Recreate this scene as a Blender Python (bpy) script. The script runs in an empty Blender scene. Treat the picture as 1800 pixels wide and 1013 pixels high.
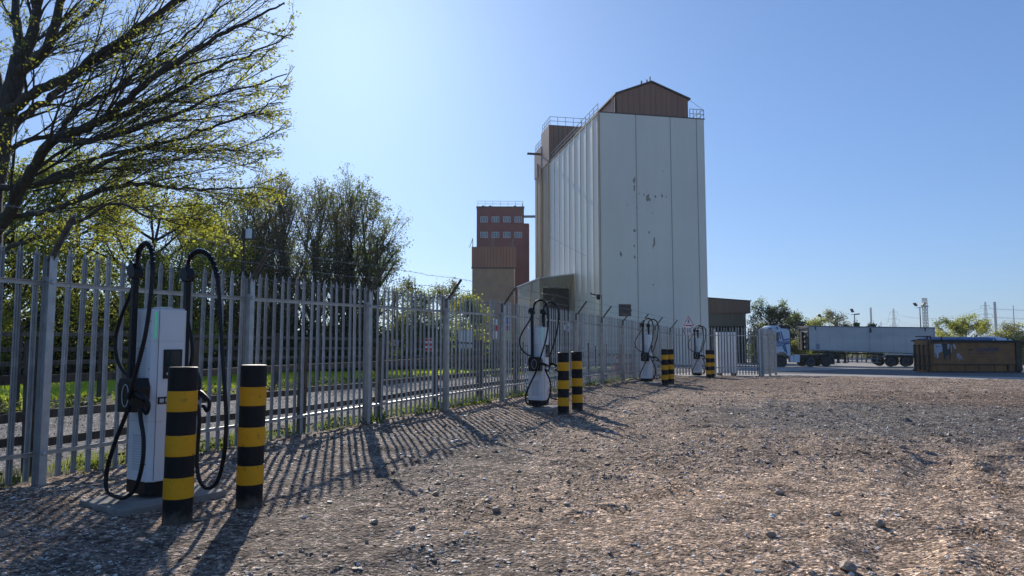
import bpy, math, random
import numpy as np
from math import radians, sin, cos, pi, tan, atan2, sqrt

# ------------------------------------------------------------------ camera, sky, sun, exposure
SC = bpy.context.scene
COL = SC.collection
F, CY, HC = 1225.0, 506.5, 1.45
PITCH = math.atan((605 - CY) / F)
cam_d = bpy.data.cameras.new('camera')
cam_d.lens = 36 * F / 1800
cam_d.sensor_width = 36
cam_d.clip_end = 6000
cam_o = bpy.data.objects.new('camera', cam_d)
COL.objects.link(cam_o)
cam_o.location = (0, 0, HC)
cam_o.rotation_euler = (pi / 2 + PITCH, 0, 0)
SC.camera = cam_o

SUN_EL, SUN_AZ = radians(26.6), radians(-13.8)          # azimuth measured from +Y towards +X
SKY_G, SKY_K = .68, (.525, .745, 1.11)                   # even daylight-blue response of the whole sky
world = bpy.data.worlds.new('World')
SC.world = world
world.use_nodes = True
wn = world.node_tree
wn.nodes.clear()
sky = wn.nodes.new('ShaderNodeTexSky')
sky.sky_type = 'NISHITA'
sky.sun_disc = False
sky.sun_elevation = SUN_EL
sky.sun_rotation = SUN_AZ
sky.air_density = 1.0
sky.dust_density = 0.6
sky.ozone_density = 2.6
sky.altitude = 0
bg = wn.nodes.new('ShaderNodeBackground')
bg.inputs['Strength'].default_value = 0.10
wo = wn.nodes.new('ShaderNodeOutputWorld')
gm = wn.nodes.new('ShaderNodeGamma'); gm.inputs[1].default_value = SKY_G
tn = wn.nodes.new('ShaderNodeVectorMath'); tn.operation = 'MULTIPLY'
tn.inputs[1].default_value = tuple(k * .085 ** SKY_G / .1 for k in SKY_K)
wn.links.new(sky.outputs[0], gm.inputs[0]); wn.links.new(gm.outputs[0], tn.inputs[0]); wn.links.new(tn.outputs[0], bg.inputs[0])
wn.links.new(bg.outputs[0], wo.inputs[0])

sun_d = bpy.data.lights.new('sun', 'SUN')
sun_d.energy = 5.0
sun_d.angle = radians(0.5)
sun_d.color = (1.0, 0.93, 0.82)
sun_o = bpy.data.objects.new('sun', sun_d)
COL.objects.link(sun_o)
import mathutils
sdir = mathutils.Vector((sin(SUN_AZ) * cos(SUN_EL), cos(SUN_AZ) * cos(SUN_EL), sin(SUN_EL)))
sun_o.rotation_euler = sdir.to_track_quat('Z', 'Y').to_euler()
sun_o.location = (-20, 60, 40)

SC.view_settings.view_transform = 'Standard'
SC.view_settings.look = 'None'
SC.view_settings.gamma = 1.0
SC.view_settings.exposure = 0.1
SC.view_settings.use_curve_mapping = False
try:
    SC.cycles.max_bounces = 8
    SC.cycles.transparent_max_bounces = 8
except Exception:
    pass

RNG = np.random.default_rng(7)
random.seed(7)

# ------------------------------------------------------------------ measured points -> world
def P(px, py, d):
    x, z = (px - 900) / F, (CY - py) / F
    Y, Z = cos(PITCH) - z * sin(PITCH), sin(PITCH) + z * cos(PITCH)
    return np.array((x * d / Y, d, HC + Z * d / Y))

def lerp(a, b, t):
    return a + (b - a) * t

GY = np.array([-50., 0, 12, 17, 27, 35, 42, 72, 100, 5000])
GZ = np.array([0., 0, 0, .05, .0, -.14, -.30, -.86, -1.0, -1.0])
def G(x, y):
    return np.interp(y, GY, GZ)

# main fence line
F0 = np.array((-4.88, 7.25)); FS = np.array((1.142, 2.5))
UD = FS / np.linalg.norm(FS)                       # along the fence, away
VD = np.array((UD[1], -UD[0]))                     # towards the yard
def FX(y):                                         # fence x at depth y
    return F0[0] + (y - F0[1]) * FS[0] / FS[1]
def off(u, o):                                     # point u metres along the fence, o metres behind it
    p = F0 + UD * u - VD * o
    return p

# ------------------------------------------------------------------ node materials
def new_mat(name):
    m = bpy.data.materials.new(name)
    m.use_nodes = True
    nt = m.node_tree
    nt.nodes.clear()
    out = nt.nodes.new('ShaderNodeOutputMaterial')
    b = nt.nodes.new('ShaderNodeBsdfPrincipled')
    nt.links.new(b.outputs[0], out.inputs[0])
    return m, nt, b, out

def N(nt, t, **kw):
    n = nt.nodes.new(t)
    for k, v in kw.items():
        if k in n.inputs:
            n.inputs[k].default_value = v
        else:
            setattr(n, k, v)
    return n

def ramp(nt, stops, fac):
    r = nt.nodes.new('ShaderNodeValToRGB')
    el = r.color_ramp.elements
    while len(el) < len(stops):
        el.new(0.5)
    for e, (p, c) in zip(el, stops):
        e.position = p
        e.color = (c[0], c[1], c[2], 1)
    nt.links.new(fac, r.inputs[0])
    return r.outputs[0]

def mixc(nt, fac, a, b, mode='MIX'):
    m = nt.nodes.new('ShaderNodeMix')
    m.data_type = 'RGBA'
    m.blend_type = mode
    for s, v in ((m.inputs[0], fac), (m.inputs[6], a), (m.inputs[7], b)):
        if hasattr(v, 'is_linked'):
            nt.links.new(v, s)
        elif isinstance(v, (int, float)):
            s.default_value = v
        else:
            s.default_value = (v[0], v[1], v[2], 1)
    return m.outputs[2]

def noise(nt, scale, detail=4, rough=.55, coord='Object', vec=None, stretch=None):
    if vec is None:
        tc = nt.nodes.new('ShaderNodeTexCoord'); vec = tc.outputs[coord]
    if stretch:
        mp = nt.nodes.new('ShaderNodeMapping'); mp.inputs['Scale'].default_value = stretch
        nt.links.new(vec, mp.inputs[0]); vec = mp.outputs[0]
    n = N(nt, 'ShaderNodeTexNoise', Scale=scale, Detail=detail, Roughness=rough)
    nt.links.new(vec, n.inputs['Vector'])
    return n.outputs['Fac']

def bump(nt, b, h, strength, dist):
    bp = N(nt, 'ShaderNodeBump', Strength=strength, Distance=dist)
    nt.links.new(h, bp.inputs['Height'])
    nt.links.new(bp.outputs[0], b.inputs['Normal'])

def pmat(name, c, rough=.6, metal=0., c2=None, sc=3., bs=None, stretch=None, lo=.35, hi=.65, spec=None, c3=None):
    m, nt, b, _ = new_mat(name)
    c2 = c2 or tuple(x * .72 for x in c)
    f = noise(nt, sc, stretch=stretch)
    colr = ramp(nt, [(lo, c2), (hi, c)], f)
    if c3:
        f2 = noise(nt, sc * 3.7, 6, .7, stretch=stretch)
        mk = ramp(nt, [(.58, (0, 0, 0)), (.68, (1, 1, 1))], f2)
        colr = mixc(nt, mk, colr, c3)
    nt.links.new(colr, b.inputs['Base Color'])
    b.inputs['Roughness'].default_value = rough
    b.inputs['Metallic'].default_value = metal
    if spec is not None:
        b.inputs['Specular IOR Level'].default_value = spec
    if bs:
        bump(nt, b, noise(nt, bs[0], 5, .6), bs[1], bs[2] if len(bs) > 2 else .01)
    return m

def leaf_mat(name, dark, light, trans, tw=.5):
    m, nt, b, out = new_mat(name)
    g = nt.nodes.new('ShaderNodeNewGeometry')
    cr = ramp(nt, [(0., dark), (1., light)], g.outputs['Random Per Island'])
    nt.links.new(cr, b.inputs['Base Color'])
    b.inputs['Roughness'].default_value = .6
    b.inputs['Specular IOR Level'].default_value = .25
    t = nt.nodes.new('ShaderNodeBsdfTranslucent')
    ct = mixc(nt, g.outputs['Random Per Island'], tuple(x * .6 for x in trans), trans)
    nt.links.new(ct, t.inputs[0])
    mx = nt.nodes.new('ShaderNodeMixShader'); mx.inputs[0].default_value = tw
    nt.links.new(b.outputs[0], mx.inputs[1]); nt.links.new(t.outputs[0], mx.inputs[2])
    nt.links.new(mx.outputs[0], out.inputs[0])
    return m

def gravel_mat(name, regional=True, stonesize=26., base=None):
    m, nt, b, _ = new_mat(name)
    tc = nt.nodes.new('ShaderNodeTexCoord'); o = tc.outputs['Object']
    soil = ramp(nt, [(.3, (.24, .18, .138)), (.5, (.38, .292, .225)), (.72, (.54, .42, .325))], noise(nt, .9, 6, .65, vec=o))
    tan_ = ramp(nt, [(.3, (.42, .305, .215)), (.7, (.66, .495, .365))], noise(nt, 1.6, 6, .65, vec=o))
    grey = ramp(nt, [(.3, (.12, .11, .105)), (.7, (.27, .25, .23))], noise(nt, 2.2, 6, .7, vec=o))
    red = ramp(nt, [(.3, (.15, .11, .085)), (.7, (.28, .205, .155))], noise(nt, 1.3, 6, .7, vec=o))
    if regional:
        # patches of different fill dumped on the yard: position masks broken up by noise
        def blob(cx, cy, rx, ry, amp=.9, soft=.25):
            mp = nt.nodes.new('ShaderNodeMapping'); mp.vector_type = 'TEXTURE'
            mp.inputs['Location'].default_value = (cx, cy, 0); mp.inputs['Scale'].default_value = (rx, ry, 1000)
            mp.inputs['Rotation'].default_value = (0, 0, radians(-8))
            nt.links.new(o, mp.inputs[0])
            ln = nt.nodes.new('ShaderNodeVectorMath'); ln.operation = 'LENGTH'
            nt.links.new(mp.outputs[0], ln.inputs[0])
            ad = nt.nodes.new('ShaderNodeMath'); ad.operation = 'MULTIPLY_ADD'
            nt.links.new(noise(nt, .8, 7, .7, vec=o), ad.inputs[0])
            ad.inputs[1].default_value = 1.3; nt.links.new(ln.outputs['Value'], ad.inputs[2])
            mr = nt.nodes.new('ShaderNodeMapRange')
            mr.inputs[1].default_value = 1.65 + soft; mr.inputs[2].default_value = 1.65 - soft
            mr.inputs[3].default_value = 0; mr.inputs[4].default_value = amp
            nt.links.new(ad.outputs[0], mr.inputs[0]); return mr.outputs[0]
        c = mixc(nt, blob(3.6, 5.6, 3.6, 2.7), soil, tan_)
        c = mixc(nt, blob(8.5, 13.5, 5.0, 3.6, .92), c, grey)
        c = mixc(nt, blob(13.5, 17.5, 5., 3.2, .7), c, red)
        c = mixc(nt, blob(5.5, 27, 7., 5.5, .55), c, red)
        c = mixc(nt, blob(-1.5, 4.4, 2.2, 1.2, .45), c, grey)
        c = mixc(nt, blob(-1.2, 9.5, 1.6, 3.6, .55), c, grey)
        # damp and dusty mottling at hand to arm's length scale
        mot = ramp(nt, [(.28, (.45, .42, .40)), (.44, (.82, .80, .78)), (.58, (1.08, 1.06, 1.04)), (.74, (1.42, 1.38, 1.32))], noise(nt, 1.9, 8, .72, vec=o))
        c = mixc(nt, .9, c, mixc(nt, 1., c, mot, 'MULTIPLY'))
        mot2 = ramp(nt, [(.36, (.38, .35, .33)), (.47, (1, 1, 1)), (1, (1.05, 1.05, 1.05))], noise(nt, 6.5, 6, .75, vec=o))
        c = mixc(nt, .8, c, mixc(nt, 1., c, mot2, 'MULTIPLY'))
    else:
        c = base(nt, o) if base else soil
    # individual stones: voronoi cells with their own tone
    for sc, lo, hi, mixv in ((stonesize, .62, .92, .75), (stonesize * 2.6, .55, .95, .6)):
        v = N(nt, 'ShaderNodeTexVoronoi', Scale=sc); nt.links.new(o, v.inputs['Vector'])
        sep = nt.nodes.new('ShaderNodeSeparateColor'); nt.links.new(v.outputs['Color'], sep.inputs[0])
        tone = ramp(nt, [(0, (.22, .21, .22)), (.45, (.8, .79, .79)), (.8, (1.25, 1.22, 1.2)), (.92, (2.1, 2.05, 2.0)), (1, (3.0, 2.95, 2.9))], sep.outputs[0])
        c = mixc(nt, mixv, c, mixc(nt, 1., c, tone, 'MULTIPLY'))
    nt.links.new(c, b.inputs['Base Color'])
    b.inputs['Roughness'].default_value = .88
    b.inputs['Specular IOR Level'].default_value = .12
    v = N(nt, 'ShaderNodeTexVoronoi', Scale=stonesize * 1.3); nt.links.new(o, v.inputs['Vector'])
    inv = nt.nodes.new('ShaderNodeMath'); inv.operation = 'SUBTRACT'; inv.inputs[0].default_value = 1.
    nt.links.new(v.outputs['Distance'], inv.inputs[1])
    ad = nt.nodes.new('ShaderNodeMath'); ad.operation = 'MULTIPLY_ADD'; ad.inputs[1].default_value = 1.4
    nt.links.new(noise(nt, stonesize * .7, 6, .7, vec=o), ad.inputs[0]); nt.links.new(inv.outputs[0], ad.inputs[2])
    bump(nt, b, ad.outputs[0], 1., .032)
    return m

M = {}
M['yard'] = gravel_mat('yard_gravel')
M['road'] = gravel_mat('road_gravel', False, 30, lambda nt, o: ramp(nt, [(.3, (.19, .185, .185)), (.7, (.31, .30, .295))], noise(nt, .8, 6, .65, vec=o)))
def _earth(nt, o):
    return ramp(nt, [(.35, (.10, .085, .06)), (.65, (.20, .18, .12))], noise(nt, .05, 6, .6, vec=o))
M['earth'] = gravel_mat('earth', False, 8, _earth)
M['concrete'] = pmat('concrete', (.30, .28, .25), .85, 0, (.19, .175, .16), 4, (60, .35, .004))
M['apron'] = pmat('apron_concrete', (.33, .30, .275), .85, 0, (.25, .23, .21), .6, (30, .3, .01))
M['shade_painted_asphalt'] = pmat('shade_painted_asphalt', (.075, .078, .085), .85, 0, (.05, .052, .058), .5, (70, .4, .006))  # base colour darkened to stand in for a cast shadow on the ground
M['steel'] = pmat('galvanised_steel', (.52, .52, .51), .42, .5, (.35, .35, .35), 7, (40, .12, .002), lo=.3, hi=.7)
def vary(m, lo=.72, hi=1.18):
    nt = m.node_tree; b = [n for n in nt.nodes if n.type == 'BSDF_PRINCIPLED'][0]; src = b.inputs['Base Color'].links[0].from_socket
    oi = nt.nodes.new('ShaderNodeObjectInfo'); nt.links.new(mixc(nt, 1., src, ramp(nt, [(0, (lo, lo * .98, lo * .95)), (1, (hi, hi, hi))], oi.outputs['Random']), 'MULTIPLY'), b.inputs['Base Color'])
M['steel_pale'] = pmat('galvanised_pale', (.50, .50, .49), .48, .35, (.30, .30, .30), 7, (50, .15, .002), lo=.3, hi=.7, c3=(.33, .28, .23))
M['rustarm'] = pmat('weathered_steel', (.22, .20, .18), .6, .4, (.13, .115, .10), 12, (60, .2, .002))
M['wire'] = pmat('wire', (.30, .30, .30), .5, .6, (.2, .19, .18), 20)
M['wood'] = pmat('weathered_wood', (.125, .105, .085), .85, 0, (.06, .05, .042), 6, (40, .4, .006), stretch=(3, 3, .6))
M['white'] = pmat('charger_white', (.74, .75, .76), .32, 0, (.69, .70, .71), 2.5)
M['vent'] = pmat('vent_grey', (.55, .56, .57), .5, 0, (.5, .51, .52), 5)
M['rubber'] = pmat('black_rubber', (.010, .010, .011), .45, 0, (.007, .007, .008), 30, spec=.3)
M['blackplastic'] = pmat('black_plastic', (.011, .011, .013), .42, 0, (.008, .008, .010), 12, spec=.3)
M['glass'] = pmat('screen_glass', (.02, .035, .035), .12, 0, (.012, .02, .02), 2)
M['chrome'] = pmat('spring_steel', (.7, .7, .7), .2, 1., (.6, .6, .6), 8)
M['black'] = pmat('bollard_black', (.009, .009, .010), .5, 0, (.010, .010, .011), 6, (30, .06, .002), c3=(.020, .018, .016), spec=.18)
M['yellow'] = pmat('bollard_yellow', (.74, .34, .003), .45, 0, (.66, .30, .003), 5, c3=(.36, .19, .02), spec=.3)
def muddy(m, h=.22, c=(.16, .125, .10)):
    nt = m.node_tree; b = [n for n in nt.nodes if n.type == 'BSDF_PRINCIPLED'][0]; src = b.inputs['Base Color'].links[0].from_socket
    tc = nt.nodes.new('ShaderNodeTexCoord'); sp = nt.nodes.new('ShaderNodeSeparateXYZ'); nt.links.new(tc.outputs['Object'], sp.inputs[0])
    ad = nt.nodes.new('ShaderNodeMath'); ad.operation = 'MULTIPLY_ADD'; ad.inputs[1].default_value = -h * 2.2; nt.links.new(noise(nt, 9, 6, .75), ad.inputs[0]); nt.links.new(sp.outputs[2], ad.inputs[2])
    mr = nt.nodes.new('ShaderNodeMapRange'); mr.inputs[1].default_value = -h * .55; mr.inputs[2].default_value = -h * 1.25; mr.inputs[3].default_value = 0; mr.inputs[4].default_value = .75
    nt.links.new(ad.outputs[0], mr.inputs[0]); nt.links.new(mixc(nt, mr.outputs[0], src, c), b.inputs['Base Color'])
vary(M['steel_pale']); vary(M['wood'], .7, 1.3)
muddy(M['black']); muddy(M['blackplastic'], .10)
def led():
    m, nt, b, _ = new_mat('led')
    b.inputs['Base Color'].default_value = (.02, .3, .2, 1)
    b.inputs['Emission Color'].default_value = (.02, .75, .38, 1)
    b.inputs['Emission Strength'].default_value = .28
    return m
M['led'] = led()
M['bark'] = pmat('bark', (.075, .062, .050), .9, 0, (.035, .030, .026), 9, (30, .6, .02), stretch=(2, 2, .5))
M['bark_pale'] = pmat('bark_pale', (.15, .125, .10), .9, 0, (.07, .06, .05), 5, (20, .5, .02))
M['leaf_spring'] = leaf_mat('leaf_spring', (.08, .095, .02), (.17, .17, .035), (.74, .76, .10))
M['leaf_bronze'] = leaf_mat('leaf_bronze', (.08, .055, .025), (.15, .13, .035), (.34, .30, .06), .45)
M['leaf_green'] = leaf_mat('leaf_green', (.035, .055, .016), (.095, .115, .03), (.40, .48, .08), .5)
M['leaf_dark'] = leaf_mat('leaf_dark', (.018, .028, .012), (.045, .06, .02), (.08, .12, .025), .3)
M['leaf_ivy'] = leaf_mat('leaf_ivy', (.014, .024, .010), (.04, .055, .018), (.05, .09, .02), .25)
M['leaf_pale'] = leaf_mat('leaf_pale', (.12, .13, .05), (.22, .22, .10), (.45, .45, .14), .5)
M['leaf_shrub'] = leaf_mat('leaf_shrub', (.02, .035, .015), (.04, .06, .02), (.06, .1, .02), .3)
M['grass'] = leaf_mat('grass_blades', (.07, .10, .02), (.15, .20, .03), (.38, .46, .05), .5)
M['leaf_weed'] = leaf_mat('leaf_weed', (.05, .07, .02), (.10, .13, .025), (.26, .34, .05), .45)
M['lawn_grass'] = leaf_mat('lawn_blades', (.18, .25, .02), (.30, .38, .03), (.80, .92, .06), .62)
M['lawn'] = pmat('lawn', (.32, .42, .03), .9, 0, (.16, .23, .025), 3, (20, .8, .05))
M['verge'] = pmat('verge', (.10, .10, .05), .95, 0, (.06, .05, .035), 2.5, (20, .8, .05))

def clad(name, c, c2, pitch, axis='X', rough=.45, stain=None, bs=.5):
    """profiled sheet: fine ribs in relief, weathering running down."""
    m, nt, b, _ = new_mat(name)
    tc = nt.nodes.new('ShaderNodeTexCoord'); o = tc.outputs['Object']
    f = noise(nt, .35, 6, .6, vec=o, stretch=(3.2, 3.2, .25))
    f2 = noise(nt, .08, 4, .6, vec=o)
    cc = ramp(nt, [(.3, c2), (.65, c)], f)
    cc = mixc(nt, .35, cc, ramp(nt, [(.3, tuple(x * .8 for x in c)), (.7, tuple(min(1, x * 1.12) for x in c))], f2))
    if stain:
        mk = ramp(nt, [(.60, (0, 0, 0)), (.75, (1, 1, 1))], noise(nt, .5, 7, .75, vec=o, stretch=(2, 2, .35)))
        cc = mixc(nt, mixc(nt, .55, (0, 0, 0), mk), cc, stain)
    nt.links.new(cc, b.inputs['Base Color'])
    b.inputs['Roughness'].default_value = rough
    w = N(nt, 'ShaderNodeTexWave', Scale=1.0 / pitch / 3.1416 * 1.57)
    w.bands_direction = axis
    w.inputs['Distortion'].default_value = 0
    nt.links.new(o, w.inputs['Vector'])
    bump(nt, b, w.outputs['Fac'], bs, .03)
    return m
M['silo_front'] = clad('silo_front', (.82, .73, .61), (.77, .68, .57), .25, rough=.5, bs=.25, stain=(.56, .48, .39))
M['silo_side'] = clad('silo_side', (.80, .73, .62), (.69, .62, .53), .25, 'Y', rough=.42, stain=(.36, .29, .22), bs=.2)
M['silo_joint'] = pmat('silo_joint', (.60, .54, .46), .6, 0, (.50, .45, .38), 2)
M['brown'] = clad('brown_cladding', (.30, .130, .070), (.21, .092, .052), .2, rough=.5)
M['brown_dark'] = pmat('brown_trim', (.055, .035, .028), .6, 0, (.04, .026, .02), 2)
M['tan'] = clad('tan_cladding', (.36, .25, .13), (.29, .20, .105), .3, rough=.55, stain=(.25, .15, .08))
M['tan_pale'] = pmat('tan_block', (.34, .245, .15), .8, 0, (.27, .19, .12), .5)
M['olive'] = clad('olive_cladding', (.22, .19, .12), (.16, .14, .09), .3, rough=.55)
M['red'] = pmat('red_wall', (.235, .060, .048), .7, 0, (.175, .045, .038), .25, (1.5, .3, .03))
M['winframe'] = pmat('window_frame', (.55, .55, .55), .5, 0, (.42, .42, .42), 4)
M['pane'] = pmat('window_pane', (.14, .17, .21), .12, 0, (.22, .25, .28), .9)
M['roof'] = pmat('roof_sheet', (.45, .45, .45), .5, .2, (.34, .34, .34), 1)
M['dark'] = pmat('dark_interior', (.012, .012, .013), .9, 0, (.006, .006, .007), 2)  # near black colour stands in for unlit depth inside doorways
M['chip'] = pmat('bare_patch', (.36, .32, .22), .8, 0, (.17, .15, .11), 3)
M['pipe'] = pmat('downpipe', (.66, .46, .30), .5, 0, (.50, .33, .20), 1, stretch=(1, 1, .3))
M['paintwhite'] = pmat('truck_white', (.62, .66, .72), .35, 0, (.56, .60, .66), .8)
M['trailer'] = pmat('trailer_side', (.53, .51, .49), .45, .1, (.43, .42, .41), .5, stretch=(.5, 1, 2))
M['blue'] = pmat('livery_blue', (.03, .10, .30), .4, 0, (.025, .08, .25), 2)
M['tyre'] = pmat('tyre', (.02, .02, .021), .8, 0, (.03, .028, .026), 8)
M['hub'] = pmat('hub', (.38, .38, .38), .45, .5, (.25, .24, .22), 6)
M['chassis'] = pmat('chassis', (.025, .025, .028), .6, .2, (.04, .036, .032), 3)
M['skip'] = pmat('container_ochre', (.33, .140, .038), .65, 0, (.22, .092, .028), 1.6, (12, .2, .01), c3=(.13, .065, .03))
M['skip_dark'] = pmat('container_frame', (.085, .06, .035), .7, 0, (.05, .035, .022), 3, (20, .3, .01))
M['tarp'] = pmat('blue_tarpaulin', (.018, .075, .22), .5, 0, (.012, .05, .15), 1.2, (4, .6, .05))
M['tarp_white'] = pmat('white_tarpaulin', (.6, .64, .70), .5, 0, (.5, .54, .6), 2)
M['printwhite'] = pmat('print_white', (.5, .5, .56), .5, 0, (.42, .42, .48), 3)
M['printblack'] = pmat('print_black', (.03, .03, .045), .5, 0, (.02, .02, .03), 3)
M['printpink'] = pmat('print_pink', (.42, .33, .36), .5, 0, (.35, .26, .3), 3)
M['navy'] = pmat('print_navy', (.05, .05, .11), .5, 0, (.04, .04, .09), 3)
M['signred'] = pmat('sign_red', (.38, .02, .03), .45, 0, (.45, .03, .035), 5)
M['signwhite'] = pmat('sign_white', (.72, .72, .72), .45, 0, (.64, .64, .64), 5)
M['signblue'] = pmat('sign_blue', (.03, .10, .45), .45, 0, (.03, .08, .36), 5)
M['signgreen'] = pmat('sign_green', (.45, .50, .10), .45, 0, (.36, .42, .08), 5)
M['barrier'] = pmat('barrier_red', (.45, .10, .09), .5, 0, (.36, .08, .07), 5)
M['mast'] = pmat('mast_steel', (.20, .22, .24), .6, .2, (.15, .16, .18), .5)
M['chimney'] = pmat('chimney_concrete', (.25, .27, .30), .8, 0, (.20, .22, .25), .05)
M['car'] = pmat('car_blue', (.02, .10, .35), .25, .2, (.02, .09, .30), 1)
M['carglass'] = pmat('car_glass', (.35, .42, .50), .1, 0, (.3, .36, .44), 1)
M['cream'] = pmat('cabinet_cream', (.72, .74, .76), .4, 0, (.64, .66, .68), 1.5)

# ------------------------------------------------------------------ mesh collector
class MB:
    def __init__(s):
        s.v = []; s.f = []; s.n = 0
    def add(s, verts, faces):
        verts = np.asarray(verts, float)
        k = s.n
        s.v.append(verts); s.f.extend([tuple(int(i) + k for i in f) for f in faces]); s.n += len(verts)
    def box(s, lo, hi):
        x0, y0, z0 = lo; x1, y1, z1 = hi
        s.add([(x0, y0, z0), (x1, y0, z0), (x1, y1, z0), (x0, y1, z0), (x0, y0, z1), (x1, y0, z1), (x1, y1, z1), (x0, y1, z1)],
              [(0, 3, 2, 1), (4, 5, 6, 7), (0, 1, 5, 4), (1, 2, 6, 5), (2, 3, 7, 6), (3, 0, 4, 7)])
    def beam(s, a, b, w, h=None, up=(0, 0, 1)):
        """box bar from a to b; w across, h along 'up'."""
        a = np.array(a, float); b = np.array(b, float); h = h or w
        t = b - a; t /= np.linalg.norm(t); up = np.array(up, float)
        if abs(np.dot(t, up)) > .98:
            up = np.array((0., 1., 0.)) if abs(t[1]) < .9 else np.array((1., 0, 0))
        r = np.cross(t, up); r /= np.linalg.norm(r); u = np.cross(r, t)
        c = [a + r * i * w / 2 + u * j * h / 2 for i, j in ((-1, -1), (1, -1), (1, 1), (-1, 1))]
        c += [x + (b - a) for x in c]
        s.add(c, [(0, 1, 2, 3), (7, 6, 5, 4), (0, 4, 5, 1), (1, 5, 6, 2), (2, 6, 7, 3), (3, 7, 4, 0)])
    def tube(s, pts, r, k=8, cap=True):
        pts = np.asarray(pts, float); n = len(pts)
        r = np.full(n, r) if np.isscalar(r) else np.asarray(r, float)
        t = np.gradient(pts, axis=0); t /= np.linalg.norm(t, axis=1)[:, None] + 1e-12
        ref = np.array((0, 0, 1.)) if abs(t[:, 2]).mean() < .75 else np.array((1., .2, 0))
        a = np.cross(t, ref); a /= np.linalg.norm(a, axis=1)[:, None] + 1e-12
        for i in range(1, n):                       # keep the frame from flipping
            p = a[i - 1] - t[i] * np.dot(a[i - 1], t[i])
            q = np.linalg.norm(p)
            if q > 1e-6: a[i] = p / q
        b = np.cross(t, a)
        th = np.arange(k) * 2 * pi / k
        ring = pts[:, None] + r[:, None, None] * (np.cos(th)[None, :, None] * a[:, None] + np.sin(th)[None, :, None] * b[:, None])
        fs = [(i * k + j, i * k + (j + 1) % k, (i + 1) * k + (j + 1) % k, (i + 1) * k + j) for i in range(n - 1) for j in range(k)]
        if cap:
            fs.append(tuple(range(k - 1, -1, -1))); fs.append(tuple((n - 1) * k + j for j in range(k)))
        s.add(ring.reshape(-1, 3), fs)
    def prism(s, poly, lo, hi, axis=1):
        """polygon (two coords) extruded along axis between lo and hi."""
        n = len(poly)
        def mk(p, d):
            q = [p[0], p[1]]; q.insert(axis, d); return q
        s.add([mk(p, lo) for p in poly] + [mk(p, hi) for p in poly],
              [tuple(range(n)), tuple(range(2 * n - 1, n - 1, -1))] + [(i, i + n, (i + 1) % n + n, (i + 1) % n) for i in range(n)])
    def lathe(s, prof, c=(0, 0, 0), k=24, axis=2):
        pr = np.array(prof, float); n = len(pr); th = np.arange(k) * 2 * pi / k
        x = pr[:, 0][:, None] * np.cos(th); y = pr[:, 0][:, None] * np.sin(th); z = np.repeat(pr[:, 1][:, None], k, 1)
        V = np.stack((x, y, z), -1)
        if axis == 1: V = V[..., [0, 2, 1]]
        if axis == 0: V = V[..., [2, 0, 1]]
        s.add(V.reshape(-1, 3) + np.array(c), [(i * k + j, i * k + (j + 1) % k, (i + 1) * k + (j + 1) % k, (i + 1) * k + j) for i in range(n - 1) for j in range(k)]
              + [tuple(range(k - 1, -1, -1)), tuple((n - 1) * k + j for j in range(k))])
    def mesh(s, name, m, smooth=False, bevel=0):
        V = np.concatenate(s.v) if s.v else np.zeros((0, 3))
        me = bpy.data.meshes.new(name)
        ls = np.array([len(f) for f in s.f], np.int32)
        li = np.fromiter((i for f in s.f for i in f), np.int32, int(ls.sum()))
        me.vertices.add(len(V)); me.vertices.foreach_set('co', V.astype(np.float32).ravel())
        me.loops.add(len(li)); me.loops.foreach_set('vertex_index', li)
        me.polygons.add(len(ls)); me.polygons.foreach_set('loop_start', (np.cumsum(ls) - ls).astype(np.int32))
        me.polygons.foreach_set('use_smooth', np.full(len(ls), smooth))
        me.materials.append(M[m] if isinstance(m, str) else m)
        me.update(calc_edges=True); me.validate()
        if not smooth or bevel: fixn(me)
        return me
    def obj(s, name, m, parent=None, smooth=False, bevel=0, **kw):
        o = link(name, s.mesh(name, m, smooth), parent, **kw)
        if bevel:
            md = o.modifiers.new('bevel', 'BEVEL'); md.width = bevel; md.segments = 2; md.limit_method = 'ANGLE'
        return o

def fixn(me):
    import bmesh
    bm = bmesh.new(); bm.from_mesh(me)
    bmesh.ops.recalc_face_normals(bm, faces=bm.faces); bm.to_mesh(me); bm.free()

def link(name, data, parent=None, loc=None, rz=None, label=None, cat=None, group=None, kind=None):
    o = bpy.data.objects.new(name, data); COL.objects.link(o)
    if parent: o.parent = parent
    if loc is not None: o.location = tuple(float(v) for v in loc)
    if rz is not None: o.rotation_euler = (0, 0, rz)
    if label: o['label'] = label
    if cat: o['category'] = cat
    if group: o['group'] = group
    if kind: o['kind'] = kind
    return o

def thing(name, label, cat, loc=(0, 0, 0), rz=0, group=None):
    return link(name, None, None, loc, rz, label, cat, group)

def copy_tree(o, parent=None):
    c = o.copy(); COL.objects.link(c)
    if parent: c.parent = parent
    for ch in list(o.children):
        copy_tree(ch, c)
    return c

def fast_mesh(name, V, quads, m, smooth=False):
    me = bpy.data.meshes.new(name)
    nq = len(quads); k = quads.shape[1]
    me.vertices.add(len(V)); me.vertices.foreach_set('co', V.astype(np.float32).ravel())
    me.loops.add(nq * k); me.loops.foreach_set('vertex_index', quads.astype(np.int32).ravel())
    me.polygons.add(nq); me.polygons.foreach_set('loop_start', np.arange(nq, dtype=np.int32) * k)
    me.polygons.foreach_set('use_smooth', np.full(nq, smooth))
    me.materials.append(M[m] if isinstance(m, str) else m)
    me.update(calc_edges=True)
    return me

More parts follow.
